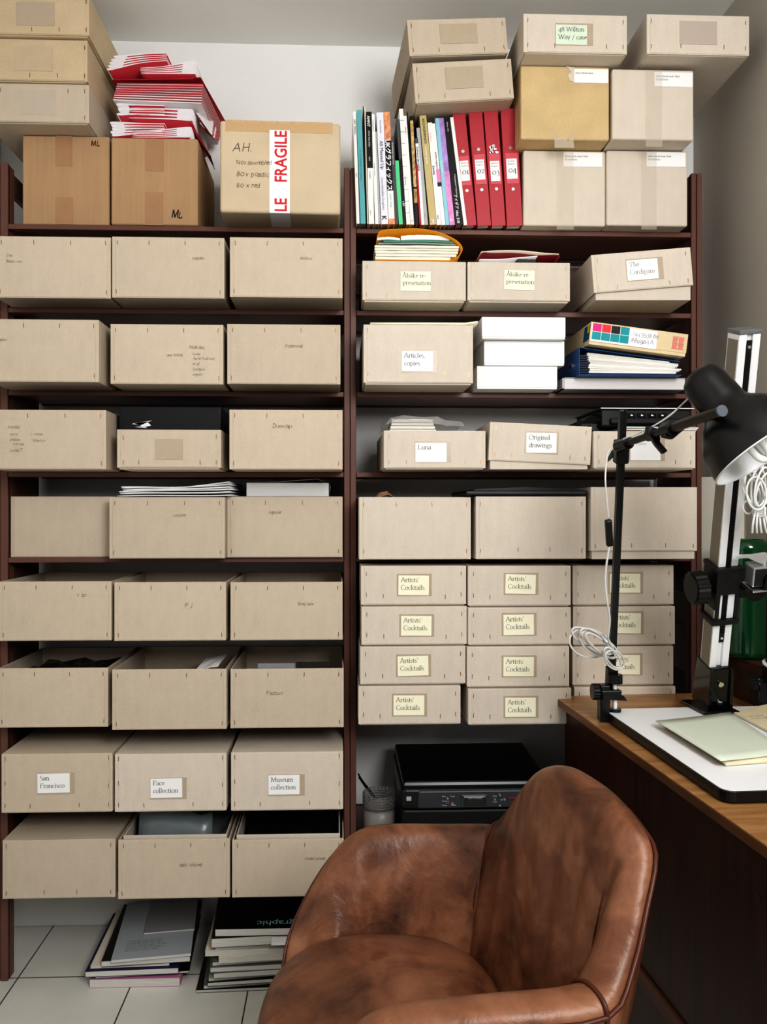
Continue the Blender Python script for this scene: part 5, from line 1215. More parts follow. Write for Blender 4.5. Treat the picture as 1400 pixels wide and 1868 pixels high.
# column frame: z axis up the column, x to the right
cz_ = (tp_ - bc).normalized(); cx_ = Vector((1, 0, 0)); cx_ = (cx_ - cz_ * cx_.dot(cz_)).normalized(); cy_ = cz_.cross(cx_)
Mc = Matrix(((cx_.x, cy_.x, cz_.x, bc.x), (cx_.y, cy_.y, cz_.y, bc.y), (cx_.z, cy_.z, cz_.z, bc.z), (0, 0, 0, 1)))
CLn = (tp_ - bc).length; cw = .041; cd = .045
def sobj(name, mb, m, parent=stand, **k):
    o = obj(name, mb, m, parent, **k); o.matrix_local = Mc; return o
col = MB(); e = cw * .36
col.box(-cw / 2, -cw / 2 + e, -cd * .5 + .002, cd * .5, .045, CLn, 0); col.box(cw / 2 - e, cw / 2, -cd * .5 + .002, cd * .5, .045, CLn, 0); col.box(-cw / 2 + e, cw / 2 - e, -cd * .5 + .008, cd * .5, .045, CLn, 0)
column = sobj('column', col, silver, bevel=.0008, seg=1)
obj('side_shade', MB().box(-cw / 2 - .0006, -cw / 2, -cd * .5 + .006, cd * .5 - .004, .06, CLn - .01), silver_shade, column)  # thin sheet that paints the column's left face in shade
rack_s = MB(); rz0 = CLn * .215
rack_s.box(-cw / 2 + e + .0005, cw / 2 - e - .0005, -cd * .5 + .003, -cd * .5 + .008, rz0, CLn - .012)
zt_ = rz0 + .022
while zt_ < CLn - .035:
    rack_s.box(-cw / 2 + e + .001, cw / 2 - e - .001, -cd * .5 + .0015, -cd * .5 + .0035, zt_, zt_ + .0022); zt_ += .0042
obj('toothed_rack', rack_s, black_pl, column)
for zq in (rz0 + .010, CLn - .024): obj('rack_screw', MB().cyl((0, -cd * .5 + .001, zq), (0, -cd * .5 + .004, zq), .003, 14), chrome, column)
obj('top_cap', MB().box(-cw / 2 - .001, cw / 2 + .001, -cd * .5, cd * .5 + .001, CLn, CLn + .008), mat('grey cap plastic', C(110, 112, 114), .35), column, bevel=.0015)
# foot bracket
fb = MB(); fb.prism([(-.048, -.062, zl), (.034, -.062, zl), (.034, .045, zl), (-.048, .045, zl)], (0, 0, .008), 0, Matrix.Translation((bc.x, bc.y, 0)))
o = obj('foot_plate', fb, black_gl, stand, bevel=.002)
w0, w1 = .0245, .0225; hh_ = .118
fb = MB().hexa([(-w0, -.036, .004), (w0, -.036, .004), (w0, .04, .004), (-w0, .04, .004), (-w1, -.030, hh_), (w1, -.030, hh_), (w1, .034, hh_), (-w1, .034, hh_)])
fo = obj('foot_socket', fb, black_gl, stand, bevel=.003); fo.matrix_local = Mc
for sx in (-1, 1):
    obj('socket_rib', MB().hexa([(sx * w0 - .004, -.043, .004), (sx * w0 + .004, -.043, .004), (sx * w0 + .004, -.03, .004), (sx * w0 - .004, -.03, .004), (sx * w1 - .003, -.035, hh_), (sx * w1 + .003, -.035, hh_), (sx * w1 + .003, -.03, hh_), (sx * w1 - .003, -.03, hh_)]), black_gl, fo, bevel=.001)
for zq in (.036, .082): obj('bolt', MB().cyl((0, -.0385 + (zq - .036) * .05, zq), (0, -.033, zq), .0058, 20), chrome, fo, bevel=.001)
# sliding carriage
zk = CLn * (1290 - 1030) / (1290 - 607.) + .0
cz0, cz1 = zk - .085, zk + .038
car = MB(); g2 = .006
car.box(-cw / 2 - g2, -cw / 2 - .001, -cd / 2 - g2, cd / 2 + g2, cz0 + .03, cz1); car.box(cw / 2 + .001, cw / 2 + g2, -cd / 2 - g2, cd / 2 + g2, cz0, cz1)
car.box(-cw / 2 - g2, cw / 2 + g2, cd / 2 + .001, cd / 2 + g2, cz0, cz1); car.box(-cw / 2 - g2, cw / 2 + g2, -cd / 2 - g2 - .002, -cd / 2 - .0005, zk - .020, cz1)
car.box(-cw / 2 - .002, -cw / 2 + .006, -cd / 2 - g2, -cd / 2 - .0005, cz0, zk - .02); 
carriage = sobj('carriage', car, black_pl, bevel=.002)
obj('lower_collar', MB().box(-cw / 2 - .009, cw / 2 + .009, -cd / 2 - .008, cd / 2 + .006, cz0 - .006, cz0 + .006), black_pl, carriage, bevel=.002)
obj('upper_collar', MB().box(-cw / 2 - .009, cw / 2 + .008, -cd / 2 - .009, cd / 2 + .006, cz1 - .006, cz1 + .003), black_pl, carriage, bevel=.002)
# fluted knob, left side
kb = MB(); nn = 18; R = .036
ring0 = [(-cw / 2 - .018, R * (1 if i % 2 else .93) * math.cos(2 * PI * i / (2 * nn)), zk - .012 + R * (1 if i % 2 else .93) * math.sin(2 * PI * i / (2 * nn))) for i in range(2 * nn)]
kb.prism(ring0, (-.026, 0, 0)); 
ring1 = [(-cw / 2 - .044, R * .86 * math.cos(2 * PI * i / 28), zk - .012 + R * .86 * math.sin(2 * PI * i / 28)) for i in range(28)]; kb.prism(ring1, (-.003, 0, 0))
kb.cyl((-cw / 2 - .018, 0, zk - .012), (-cw / 2 - .004, 0, zk - .012), .014, 20)
knob = obj('focus_knob', kb, black_pl, carriage, bevel=.001, seg=1)
# camera arm and mount to the right
am = MB(); am.box(cw / 2 + .004, cw / 2 + .055, -cd / 2 - .010, cd / 2 - .004, zk - .030, zk - .004); am.cyl((cw / 2 + .045, -.02, zk - .025), (cw / 2 + .045, .02, zk - .025), .022, 24)
am.box(cw / 2 + .002, cw / 2 + .085, -cd / 2 - .030, cd / 2, zk - .006, zk + .002)
obj('camera_arm', am, black_pl, carriage, bevel=.002)
mt = MB().box(cw / 2 + .012, cw / 2 + .072, -.058, -.022, zk + .006, zk + .050, 0)
cm = obj('mount_block', mt, mat('satin grey metal', C(176, 178, 180), .35, .7), carriage, bevel=.003)
obj('block_face', MB().box(cw / 2 + .015, cw / 2 + .069, -.0595, -.0575, zk + .009, zk + .046), mat('black leatherette', C(34, 36, 38), .6, bump=(900, .8)), cm, bevel=.0005, seg=1)
sc = MB()
for x, z_, r_ in ((.042, .043, .0028), (.046, .028, .0036), (.058, .028, .0026), (.040, .012, .0026)): sc.cyl((cw / 2 + x, -.063, zk + z_), (cw / 2 + x, -.059, zk + z_), r_, 14)
obj('mount_screw', sc, chrome, cm)
obj('tilt_head', MB().cyl((cw / 2 + .048, -.068, zk + .022), (cw / 2 + .048, -.060, zk + .022), .016, 24).box(cw / 2 + .032, cw / 2 + .064, -.068, -.060, zk + .002, zk + .016).box(cw / 2 + .078, cw / 2 + .086, -.075, -.05, zk - .018, zk + .026), black_pl, cm, bevel=.001)
obj('track_plate', MB().box(cw / 2 + .010, cw / 2 + .078, -.066, -.02, zk - .002, zk + .003), chrome, cm, bevel=.001)
lv = [(cw / 2 - .022, zk + .0735), (cw / 2 - .010, zk + .0765), (cw / 2 + .012, zk + .075), (cw / 2 + .040, zk + .0765), (cw / 2 + .050, zk + .070), (cw / 2 + .046, zk + .058), (cw / 2 + .034, zk + .052), (cw / 2 + .022, zk + .058), (cw / 2 + .004, zk + .068), (cw / 2 - .016, zk + .069)]
obj('release_lever', MB().prism([(x, -.048, z_) for x, z_ in lv], (0, .006, 0)).cyl((cw / 2 + .040, -.045, zk + .049), (cw / 2 + .040, -.045, zk + .062), .004, 14), mat('bright lever metal', C(206, 208, 210), .3, .6), carriage, bevel=.001)

# ---- lamps clamped on the board ------------------------------------------------------
def sweep(mb, a, b, w, d, xdir, mi=0):
    a = Vector(a); b = Vector(b); z = (b - a).normalized(); x = Vector(xdir); x = (x - z * x.dot(z)).normalized(); y = z.cross(x)
    vs = [c + x * sx * w / 2 + y * sy * d / 2 for c in (a, b) for sx, sy in ((-1, -1), (1, -1), (1, 1), (-1, 1))]
    return mb.hexa(vs, mi)
def lampobj(name, mb, m, parent, **k):
    o = obj(name, mb, m, parent, **k); o.matrix_parent_inverse = parent.matrix_basis.inverted(); return o
def clamp(lp, base, side=-1):
    """screw clamp gripping the board edge; base = point on the board top under the pole"""
    b0 = base
    mb = MB(); x, y, z = b0
    mb.box(x - .030, x - .008, y - .012, y + .014, z - .020, z + .060); mb.box(x - .030, x + .012, y - .012, y + .014, z + .028, z + .044)
    mb.box(x - .030, x + .016, y - .016, y + .018, z + .040, z + .050)
    cl = lampobj('clamp', mb, black_mt, lp, bevel=.003)
    lampobj('clamp_jaw', MB().prism([(x - .026, y - .014, z + .030), (x + .028, y - .014, z + .026), (x + .022, y - .014, z + .036), (x + .004, y - .014, z + .046), (x - .026, y - .014, z + .048)], (0, .03, 0)), black_mt, lp, bevel=.0015)
    lampobj('clamp_screw', MB().cyl((x + .006, y, z + .002), (x + .006, y, z + .075), .005, 14), silver, lp)
    lampobj('screw_pad', MB().cyl((x + .006, y, z + .0005), (x + .006, y, z + .007), .013, 20), black_mt, lp)
    kn = MB(); n_ = 16
    kn.prism([(x + .006 + .0165 * (1 if i % 2 else .88) * math.cos(2 * PI * i / (2 * n_)), y + .0165 * (1 if i % 2 else .88) * math.sin(2 * PI * i / (2 * n_)), z + .062) for i in range(2 * n_)], (0, 0, .020))
    lampobj('clamp_knob', kn, black_mt, lp, bevel=.001, seg=1)
    kn = MB(); kn.prism([(x - .031, y + .0185 * (1 if i % 2 else .86) * math.cos(2 * PI * i / (2 * n_)), z + .044 + .0185 * (1 if i % 2 else .86) * math.sin(2 * PI * i / (2 * n_))) for i in range(2 * n_)], (-.014, 0, 0))
    lampobj('clamp_knob', kn, black_mt, lp, bevel=.001, seg=1)
pole_m = mat('dark anodised pole', C(46, 50, 50), .35, .5)
pb_ = PZ(1116, 1298, ZB) + Vector((.002, 0, 0))
lamp = thing('desk_lamp', 'black adjustable lamp clamped to the left corner of the copy stand board', 'lamp', pb_)
clamp(lamp, pb_ + Vector((0, 0, .0)))
d0 = PD(1116, 1240, 1.70); d1 = PD(1137, 748, 1.52)
mb = sweep(MB(), d0, d1, .0135, .0135, (1, 0, 0))
lampobj('pole', mb, pole_m, lamp, bevel=.0012)
lampobj('pole_groove', sweep(MB(), d0 + Vector((.0015, -.0070, 0)), d1 + Vector((.0015, -.0070, 0)), .0035, .001, (1, 0, 0)), black_pl, lamp)
lampobj('pole_socket', sweep(MB(), d0 + (d0 - d1) * .045, d0 + (d1 - d0) * .05, .022, .022, (1, 0, 0)), black_mt, lamp, bevel=.002)
j = d0 + (d1 - d0) * ((1240 - 812) / (1240 - 748.))
up = (d1 - d0).normalized()
lampobj('elbow', sweep(MB(), j - up * .030, j + up * .018, .026, .026, (1, 0, 0)), black_mt, lamp, bevel=.004, seg=3)
a0 = j + Vector((-.008, -.016, .005)); a1 = PD(1316, 750, 1.21) 
ad = (a1 - a0)
lampobj('elbow_hub', MB().cyl(a0 - ad * .02, a0 + ad * .10, .0125, 20), black_mt, lamp, bevel=.001)
lampobj('wing_nut', MB().prism([a0 + Vector((-.012, .0, -.022)), a0 + Vector((-.028, 0, -.036)), a0 + Vector((-.026, 0, -.030)), a0 + Vector((-.014, 0, -.008))], (0, .008, 0)), black_mt, lamp, bevel=.001)
lampobj('inner_arm', MB().cyl(a0, a0 + ad * .62, .0068, 20), mat('dark steel tube', C(58, 56, 54), .3, .6), lamp)
lampobj('outer_arm', MB().cyl(a0 + ad * .52, a1, .0088, 24), mat('dark bronze tube', C(60, 54, 48), .3, .5), lamp)
lampobj('arm_end_cap', MB().cyl(a1, a1 + ad * .012, .0094, 24), mat('blue-grey cap', C(92, 98, 106), .4), lamp, bevel=.0008)
cl_ = MB().cyl(a0 + ad * .50, a0 + ad * .585, .0135, 20)
lampobj('arm_collar', MB().cyl(a0 + ad * .33, a0 + ad * .40, .0105, 20), black_mt, lamp, bevel=.001)
lampobj('arm_collar', cl_, black_mt, lamp, bevel=.001)
q = a0 + ad * .365; mb = MB().hexa([q + Vector(v) for v in ((-.012, -.010, -.002), (.008, -.010, -.008), (.008, .006, -.008), (-.012, .006, -.002), (-.010, -.010, .016), (.008, -.010, .010), (.008, .006, .010), (-.010, .006, .016))])
mb.prism([q + Vector((-.006, -.010, -.004)), q + Vector((.004, -.010, -.020)), q + Vector((.018, -.010, -.036)), q + Vector((.026, -.010, -.030)), q + Vector((.012, -.010, -.014)), q + Vector((.012, -.010, -.004))], (0, .012, 0))
lampobj('arm_clip', mb, black_mt, lamp, bevel=.0015)
q = a0 + ad * .52; mb = MB().prism([q + Vector((-.012, -.012, -.014)), q + Vector((.006, -.012, -.018)), q + Vector((.030, -.012, .002)), q + Vector((.034, -.012, .014)), q + Vector((.004, -.012, .010))], (0, .014, 0))
lampobj('arm_bracket', mb, black_mt, lamp, bevel=.002)
# shade: lathe about an axis pointing right, down and towards the viewer
sd = CW(.40, -.36, 0); axis = Vector((sd.x, sd.y, -.72)).normalized()
ts = 1.33
S0 = PD(1290, 703, ts)                     # near the closed end
zx_ = axis; xx_ = zx_.orthogonal().normalized(); yy_ = zx_.cross(xx_)
Ms = Matrix(((xx_.x, yy_.x, zx_.x, S0.x), (xx_.y, yy_.y, zx_.y, S0.y), (xx_.z, yy_.z, zx_.z, S0.z), (0, 0, 0, 1)))
prof = [(.0005, -.034), (.014, -.0335), (.026, -.030), (.035, -.022), (.0405, -.010), (.042, .004), (.043, .045), (.044, .056), (.050, .066), (.062, .077), (.075, .092), (.085, .110), (.092, .132), (.0955, .152), (.097, .166)]
shade = obj('lamp_shade', MB().lathe(prof, 64), black_mt, lamp); shade.matrix_parent_inverse = lamp.matrix_basis.inverted(); shade.matrix_basis = Ms @ Matrix.Scale(.90, 4)
inn = [(r_ - .0022, z_ + .001) for r_, z_ in prof[6:-1]] + [(.0950, .166)]
o_ = obj('shade_lining', MB().lathe([(.001, .040)] + inn, 64), mat('white reflector enamel', C(236, 238, 240), .35), shade)
obj('shade_rim', MB().lathe([(.097, .166), (.0975, .168), (.0955, .169), (.0950, .166)], 64), mat('bright rim', C(225, 226, 228), .3), shade)
bmb = MB(); bmb.cyl((0, 0, .045), (0, 0, .085), .021, 24)
for k in range(4):
    a_ = PI / 4 + k * PI / 2; cx2, cy2 = .013 * math.cos(a_), .013 * math.sin(a_)
    bmb.tube(curve_pts([(cx2, cy2, .085), (cx2 * 1.25, cy2 * 1.25, .14), (cx2 * 1.1, cy2 * 1.1, .172), (cx2 * .2, cy2 * .2, .180)], 6), .0068, 12)
bl_ = obj('bulb', bmb, mat('white glass tube', C(244, 244, 240), .25), shade)
obj('socket_nub', MB().cyl((-.0, .0, -.036), (0, 0, -.028), .012, 20), black_mt, shade)
lampobj('shade_joint', MB().cyl(a1 - ad * .05, a1 - ad * .05 + Vector((.028, .05, .0)), .008, 16), black_mt, lamp)
flex = MB(); flex.tube(curve_pts([PD(1258, 725, 1.36), PD(1250, 733, 1.37), PD(1225, 756, 1.38), PD(1195, 776, 1.41), PD(1165, 790, 1.44), PD(1140, 800, 1.47), PD(1135, 806, 1.53), PD(1112, 822, 1.53), PD(1107, 845, 1.51), PD(1105, 875, 1.50), PD(1108, 915, 1.51), PD(1111, 945, 1.52)], 8), .0017, 8)
flex.tube(curve_pts([PD(1112, 998, 1.53), PD(1107, 1030, 1.54), PD(1105, 1060, 1.55), PD(1108, 1095, 1.56), PD(1113, 1130, 1.58), PD(1110, 1165, 1.60), PD(1112, 1195, 1.63)], 8), .0022, 8)
# the coil of spare flex near the foot of the pole
def ellipse_loop(cx, cy, rx, ry, rot, t, n=30, dt=0):
    out = []
    for i in range(n):
        a_ = 2 * PI * i / n; x_ = rx * math.cos(a_); y_ = ry * math.sin(a_); r_ = math.radians(rot)
        out.append(PD(cx + x_ * math.cos(r_) - y_ * math.sin(r_), cy + x_ * math.sin(r_) + y_ * math.cos(r_), t + dt * math.cos(a_)))
    return out
for args in ((1086, 1172, 48, 16, 30, 1.62), (1090, 1170, 36, 13, 36, 1.605), (1088, 1173, 31, 20, 32, 1.615), (1074, 1173, 35, 26, 15, 1.625), (1096, 1178, 34, 10, 40, 1.60), (1122, 1204, 20, 15, 45, 1.59), (1118, 1200, 22, 10, 55, 1.585)):
    flex.tube(ellipse_loop(*args, dt=.02), .0021, 8, closed=True)
lampobj('power_cord', flex, mat('white flex', C(214, 214, 212), .35), lamp)
sw0, sw1 = PD(1110, 948, 1.515), PD(1113, 996, 1.53)
lampobj('cord_switch', sweep(MB(), sw0, sw1, .013, .012, (1, 0, 0)), black_pl, lamp, bevel=.003)
lampobj('cord_tie', MB().tube(curve_pts([PD(1098, 1160, 1.60), PD(1108, 1172, 1.59), PD(1106, 1182, 1.60), PD(1102, 1198, 1.60)], 6), .004, 8), mat('silver tie', C(190, 192, 196), .3, .5), lamp)
# second lamp pole at the right edge
p2 = PZ(1402, 1283, ZB)
lamp2 = thing('desk_lamp', 'second black lamp stand clamped at the right side of the copy stand board', 'lamp', p2)
clamp(lamp2, p2)
e0 = p2 + Vector((.004, .0, .03)); e1 = PD(1412, 800, 1.52)
lampobj('pole', sweep(MB(), e0, e1, .0155, .0155, (1, 0, 0)), pole_m, lamp2, bevel=.0012)
lampobj('pole_socket', sweep(MB(), e0, e0 + (e1 - e0) * .12, .024, .024, (1, 0, 0)), black_mt, lamp2, bevel=.002)
lampobj('collar_ring', MB().cyl(e0 + (e1 - e0) * .12, e0 + (e1 - e0) * .127, .016, 20), silver, lamp2)
lampobj('cross_arm', MB().cyl(e0 + (e1 - e0) * .60 + Vector((-.0, -.012, 0)), e0 + (e1 - e0) * .60 + Vector((.12, -.10, .02)), .007, 16), black_mt, lamp2)
# bundle of white cable hanging by the column
cb2 = MB(); T_ = 1.47
for args in ((1376, 892, 15, 34, -14, T_), (1384, 890, 13, 36, 4, T_ + .01), (1391, 888, 12, 36, 12, T_ - .01), (1370, 890, 13, 32, -24, T_ + .015), (1397, 892, 14, 33, 20, T_), (1381, 900, 18, 30, -6, T_ - .015), (1366, 925, 10, 12, 0, T_ + .02)):
    cb2.tube(ellipse_loop(*args, dt=.008), .0021, 8, closed=True)
for dx in (-14, -7, 0, 8, 14): cb2.tube(curve_pts([PD(1386 + dx * .3, 925, T_), PD(1387 + dx * .7, 940, T_), PD(1388 + dx, 958, T_), PD(1390 + dx * 1.2, 972, T_ + .01)], 6), .0021, 8)
for k in range(4): cb2.tube(ellipse_loop(1386, 927 + 4 * k, 11, 3, 4, T_, dt=-.012), .0022, 8, closed=True)
cb2.tube(curve_pts([PD(1391, 858, T_), PD(1392, 845, T_), PD(1396, 835, T_)], 5), .003, 8)
tag(obj('cable_bundle', cb2, mat('white cable sheath', C(226, 228, 226), .35)), 'tied bundle of white cable hanging below the lamp shade beside the column', 'cable')

# envelopes on the board
env_m = mat('pale sage card', C(214, 221, 206), .6, noise=[(12, .02, S1)]); env_s = mat('buff card', C(226, 214, 184), .65, noise=[(14, .04, S1)])
q = [PZ(1197, 1315, ZB), PZ(1324, 1397, ZB), PZ(1476, 1374, ZB), PZ(1330, 1300, ZB)]
zt2 = ZB + .0135
top_q = [PZ(1197, 1315, ZB + .015), PZ(1315, 1388, zt2), PZ(1440, 1373, zt2), PZ(1333, 1299, ZB + .012)]
bot_q = [PZ(1214, 1326, ZB + .001), PZ(1321, 1396, ZB + .001), PZ(1470, 1388, ZB + .001), PZ(1335, 1306, ZB + .001)]
cc = sum(top_q, Vector()) / 4
o = thing('card_folder', 'pale sage card folder with bent edges lying on the white baseboard', 'folder', (cc.x, cc.y, ZB + .0005))
nn = 8; rows = []
for i in range(nn + 1):
    r = []
    for k in range(nn + 1):
        u, v = i / nn, k / nn
        p = top_q[0].lerp(top_q[1], v).lerp(top_q[3].lerp(top_q[2], v), u); p.z -= .0022 * math.sin(PI * u) * .5; r.append(p - o.location)
    rows.append(r)
obj('cover', MB().grid(rows), env_m, o, solid=.0012)
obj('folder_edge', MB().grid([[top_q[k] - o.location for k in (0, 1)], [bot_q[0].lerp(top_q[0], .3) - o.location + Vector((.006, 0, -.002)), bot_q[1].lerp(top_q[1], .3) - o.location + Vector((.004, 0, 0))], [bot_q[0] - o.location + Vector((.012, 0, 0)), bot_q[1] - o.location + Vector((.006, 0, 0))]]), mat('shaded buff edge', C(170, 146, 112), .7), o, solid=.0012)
fl = [PZ(1315, 1388, ZB + .010), PZ(1326, 1397, ZB + .0012), PZ(1440, 1388, ZB + .0012), PZ(1440, 1373, ZB + .011)]
obj('buff_flap', MB().grid([[fl[0] - o.location, fl[3] - o.location], [fl[1] - o.location, fl[2] - o.location]]), env_s, o, solid=.001)
q = [PZ(1337, 1298, ZB + .006), PZ(1440, 1352, ZB + .006), PZ(1540, 1330, ZB + .006), PZ(1400, 1284, ZB + .006)]
cc = sum(q, Vector()) / 4
o = thing('card_folder', 'buff card folder with pencil writing, further back on the baseboard', 'folder', (cc.x, cc.y, ZB + .0005))
mb = MB(); mb.prism([p - o.location for p in q], (0, 0, -.0052)); obj('cover', mb, env_s, o, bevel=.001)
mb = MB(); Mw = Matrix.Translation(PZ(1358, 1308, ZB + .007) - o.location) @ Matrix.Rotation(byaw + .15, 4, 'Z') @ Matrix.Rotation(-PI / 2, 4, 'X')
write(mb, 'Notes and', 0, 0, .012, style='hand', mi=0, M=Mw, seed=2); write(mb, 'prints 1964', .004, -.016, .012, style='hand', mi=0, M=Mw, seed=3)
obj('handwriting', mb, mat('grey handwriting', C(128, 116, 98), .7), o)

# ---- wooden crate with a green ribbed jar, cream board against the wall ---------------
ca = PZ(1320, 1262, ZD + .001); cb_ = PZ(1374, 1285, ZD + .001)
cr_d = (cb_ - ca).normalized(); cyaw = math.atan2(cr_d.x, -cr_d.y)
hc = PY(1320, 1195, ca.y).z - ZD - .001
o = thing('wooden_crate', 'dark wooden box at the back right corner of the desk', 'crate', (ca.x, ca.y, ZD + .0008), (0, 0, cyaw))
wc = woodm('walnut crate', C(62, 42, 28), C(84, 58, 40), .5, (1, 6, 6), .6)
Lc = .175; Wc = .08
mb = MB(); mb.box(0, .008, -Lc, 0, 0, hc); mb.box(Wc - .008, Wc, -Lc, 0, 0, hc); mb.box(.008, Wc - .008, -.008, 0, 0, hc); mb.box(.008, Wc - .008, -Lc, -Lc + .008, 0, hc); mb.box(.008, Wc - .008, -Lc + .008, -.008, 0, .008)
obj('crate_body', mb, wc, o, bevel=.001, seg=1)
obj('crate_lid', MB().box(.0, Wc, -Lc, 0, hc, hc + .006), wc, o, bevel=.001)
gj = mat('green ribbed glass', C(3, 66, 34), .14, spec=.7, coat=.5)
jc = PD(1392, 1150, 1.86); rj = .052
zj = ZD + .0008 + hc + .0068
jar = thing('green_jar', 'large ribbed green glass jar standing on the dark wooden box', 'jar', (1.0155, 1.872, zj))
hj = PD(1392, 985, 1.86).z - zj
pf = [(.001, 0), (rj * .9, 0), (rj, .008)]; nr = 30
for k in range(nr): z_ = .012 + (hj - .03) * k / nr; pf += [(rj, z_), (rj + .0016, z_ + (hj - .03) / nr * .5)]
pf += [(rj * .98, hj - .012), (rj * .8, hj), (rj * .76, hj), (rj * .92, hj - .014), (rj * .93, .006), (.001, .006)]
obj('jar_body', MB().lathe(pf, 64), gj, jar)
a = PY(1281, 874, 2.2)
pan = thing('pinboard', 'pale cream board leaning in the corner between the rack and the right wall', 'board', (.974, 2.10, 0), (0, 0, math.atan2(-.125, .092)))
obj('board', MB().box(0, .150, 0, .010, .02, a.z), mat('cream board paint', C(232, 229, 216), .6), pan, bevel=.001)
obj('bottom_edging', MB().box(0, .150, -.001, .011, .0, .02), mat('cream edging', C(212, 208, 192), .6), pan)

# ---- leather tub chair ---------------------------------------------------------------
def leather():
    m = bpy.data.materials.new('worn brown leather'); m.use_nodes = True; nt = m.node_tree; N = nt.nodes; L = nt.links; b = N['Principled BSDF']
    tc = N.new('ShaderNodeTexCoord')
    n1 = N.new('ShaderNodeTexNoise'); n1.inputs['Scale'].default_value = 7; n1.inputs['Detail'].default_value = 7; n1.inputs['Roughness'].default_value = .62; n1.inputs['Distortion'].default_value = .6; L.new(tc.outputs['Object'], n1.inputs['Vector'])
    r = N.new('ShaderNodeValToRGB'); e = r.color_ramp.elements; e[0].position = .30; e[0].color = C(66, 42, 32); e[1].position = .72; e[1].color = C(152, 108, 82)
    q = r.color_ramp.elements.new(.48); q.color = C(120, 80, 58)
    L.new(n1.outputs['Fac'], r.inputs['Fac'])
    n3 = N.new('ShaderNodeTexNoise'); n3.inputs['Scale'].default_value = 120; n3.inputs['Detail'].default_value = 3; L.new(tc.outputs['Object'], n3.inputs['Vector'])
    hs = N.new('ShaderNodeHueSaturation'); 
    n4 = N.new('ShaderNodeTexNoise'); n4.inputs['Scale'].default_value = 6.5; n4.inputs['Detail'].default_value = 3; n4.inputs['Distortion'].default_value = .4; L.new(tc.outputs['Object'], n4.inputs['Vector'])
    r4 = N.new('ShaderNodeValToRGB'); r4.color_ramp.elements[0].position = .56; r4.color_ramp.elements[0].color = (1, 1, 1, 1); r4.color_ramp.elements[1].position = .60; r4.color_ramp.elements[1].color = (.66, .58, .54, 1); L.new(n4.outputs['Fac'], r4.inputs['Fac'])
    mx = N.new('ShaderNodeMix'); mx.data_type = 'RGBA'; mx.blend_type = 'MULTIPLY'; mx.inputs['Factor'].default_value = .8
    L.new(r.outputs[0], mx.inputs['A']); L.new(r4.outputs[0], mx.inputs['B']); L.new(mx.outputs['Result'], hs.inputs['Color'])
    mr = N.new('ShaderNodeMapRange'); mr.inputs['To Min'].default_value = .88; mr.inputs['To Max'].default_value = 1.12; L.new(n3.outputs['Fac'], mr.inputs['Value']); L.new(mr.outputs[0], hs.inputs['Value'])
    L.new(hs.outputs[0], b.inputs['Base Color'])
    rr_ = N.new('ShaderNodeMapRange'); rr_.inputs['To Min'].default_value = .28; rr_.inputs['To Max'].default_value = .5; L.new(n1.outputs['Fac'], rr_.inputs['Value']); L.new(rr_.outputs[0], b.inputs['Roughness'])
    b.inputs['Specular IOR Level'].default_value = .45
    vo = N.new('ShaderNodeTexVoronoi'); vo.inputs['Scale'].default_value = 420; L.new(tc.outputs['Object'], vo.inputs['Vector'])
    n2 = N.new('ShaderNodeTexNoise'); n2.inputs['Scale'].default_value = 16; n2.inputs['Detail'].default_value = 4; n2.inputs['Distortion'].default_value = 1.2; L.new(tc.outputs['Object'], n2.inputs['Vector'])
    b1 = N.new('ShaderNodeBump'); b1.inputs['Strength'].default_value = .25; b1.inputs['Distance'].default_value = .012; L.new(n2.outputs['Fac'], b1.inputs['Height'])
    b2 = N.new('ShaderNodeBump'); b2.inputs['Strength'].default_value = .15; b2.inputs['Distance'].default_value = .0006; L.new(vo.outputs['Distance'], b2.inputs['Height']); L.new(b1.outputs[0], b2.inputs['Normal'])
    L.new(b2.outputs[0], b.inputs['Normal'])
    return m
lea = leather(); pip = mat('dark leather piping', C(86, 46, 32), .4)
CC = Vector((.07, 1.19))                       # chair centre, camera-aligned metres
RIM = [(-.12, .98, .40), (-.10, .935, .47), (-.05, .905, .555), (.01, .892, .606), (.09, .888, .621), (.18, .890, .628), (.285, .902, .634),   # near arm
       (.325, .935, .668), (.355, .968, .728), (.380, 1.005, .778), (.377, 1.05, .797), (.367, 1.10, .809), (.350, 1.15, .815), (.333, 1.20, .813), (.317, 1.26, .790), (.303, 1.315, .745), (.283, 1.365, .690), (.256, 1.412, .640),
       (.225, 1.430, .634), (.14, 1.450, .626), (.03, 1.452, .624), (-.03, 1.442, .608), (-.078, 1.420, .562), (-.118, 1.392, .500), (-.138, 1.362, .450), (-.140, 1.32, .41)]
rim = curve_pts([Vector(p) for p in RIM], 3); iN_, iF_ = 18, 51
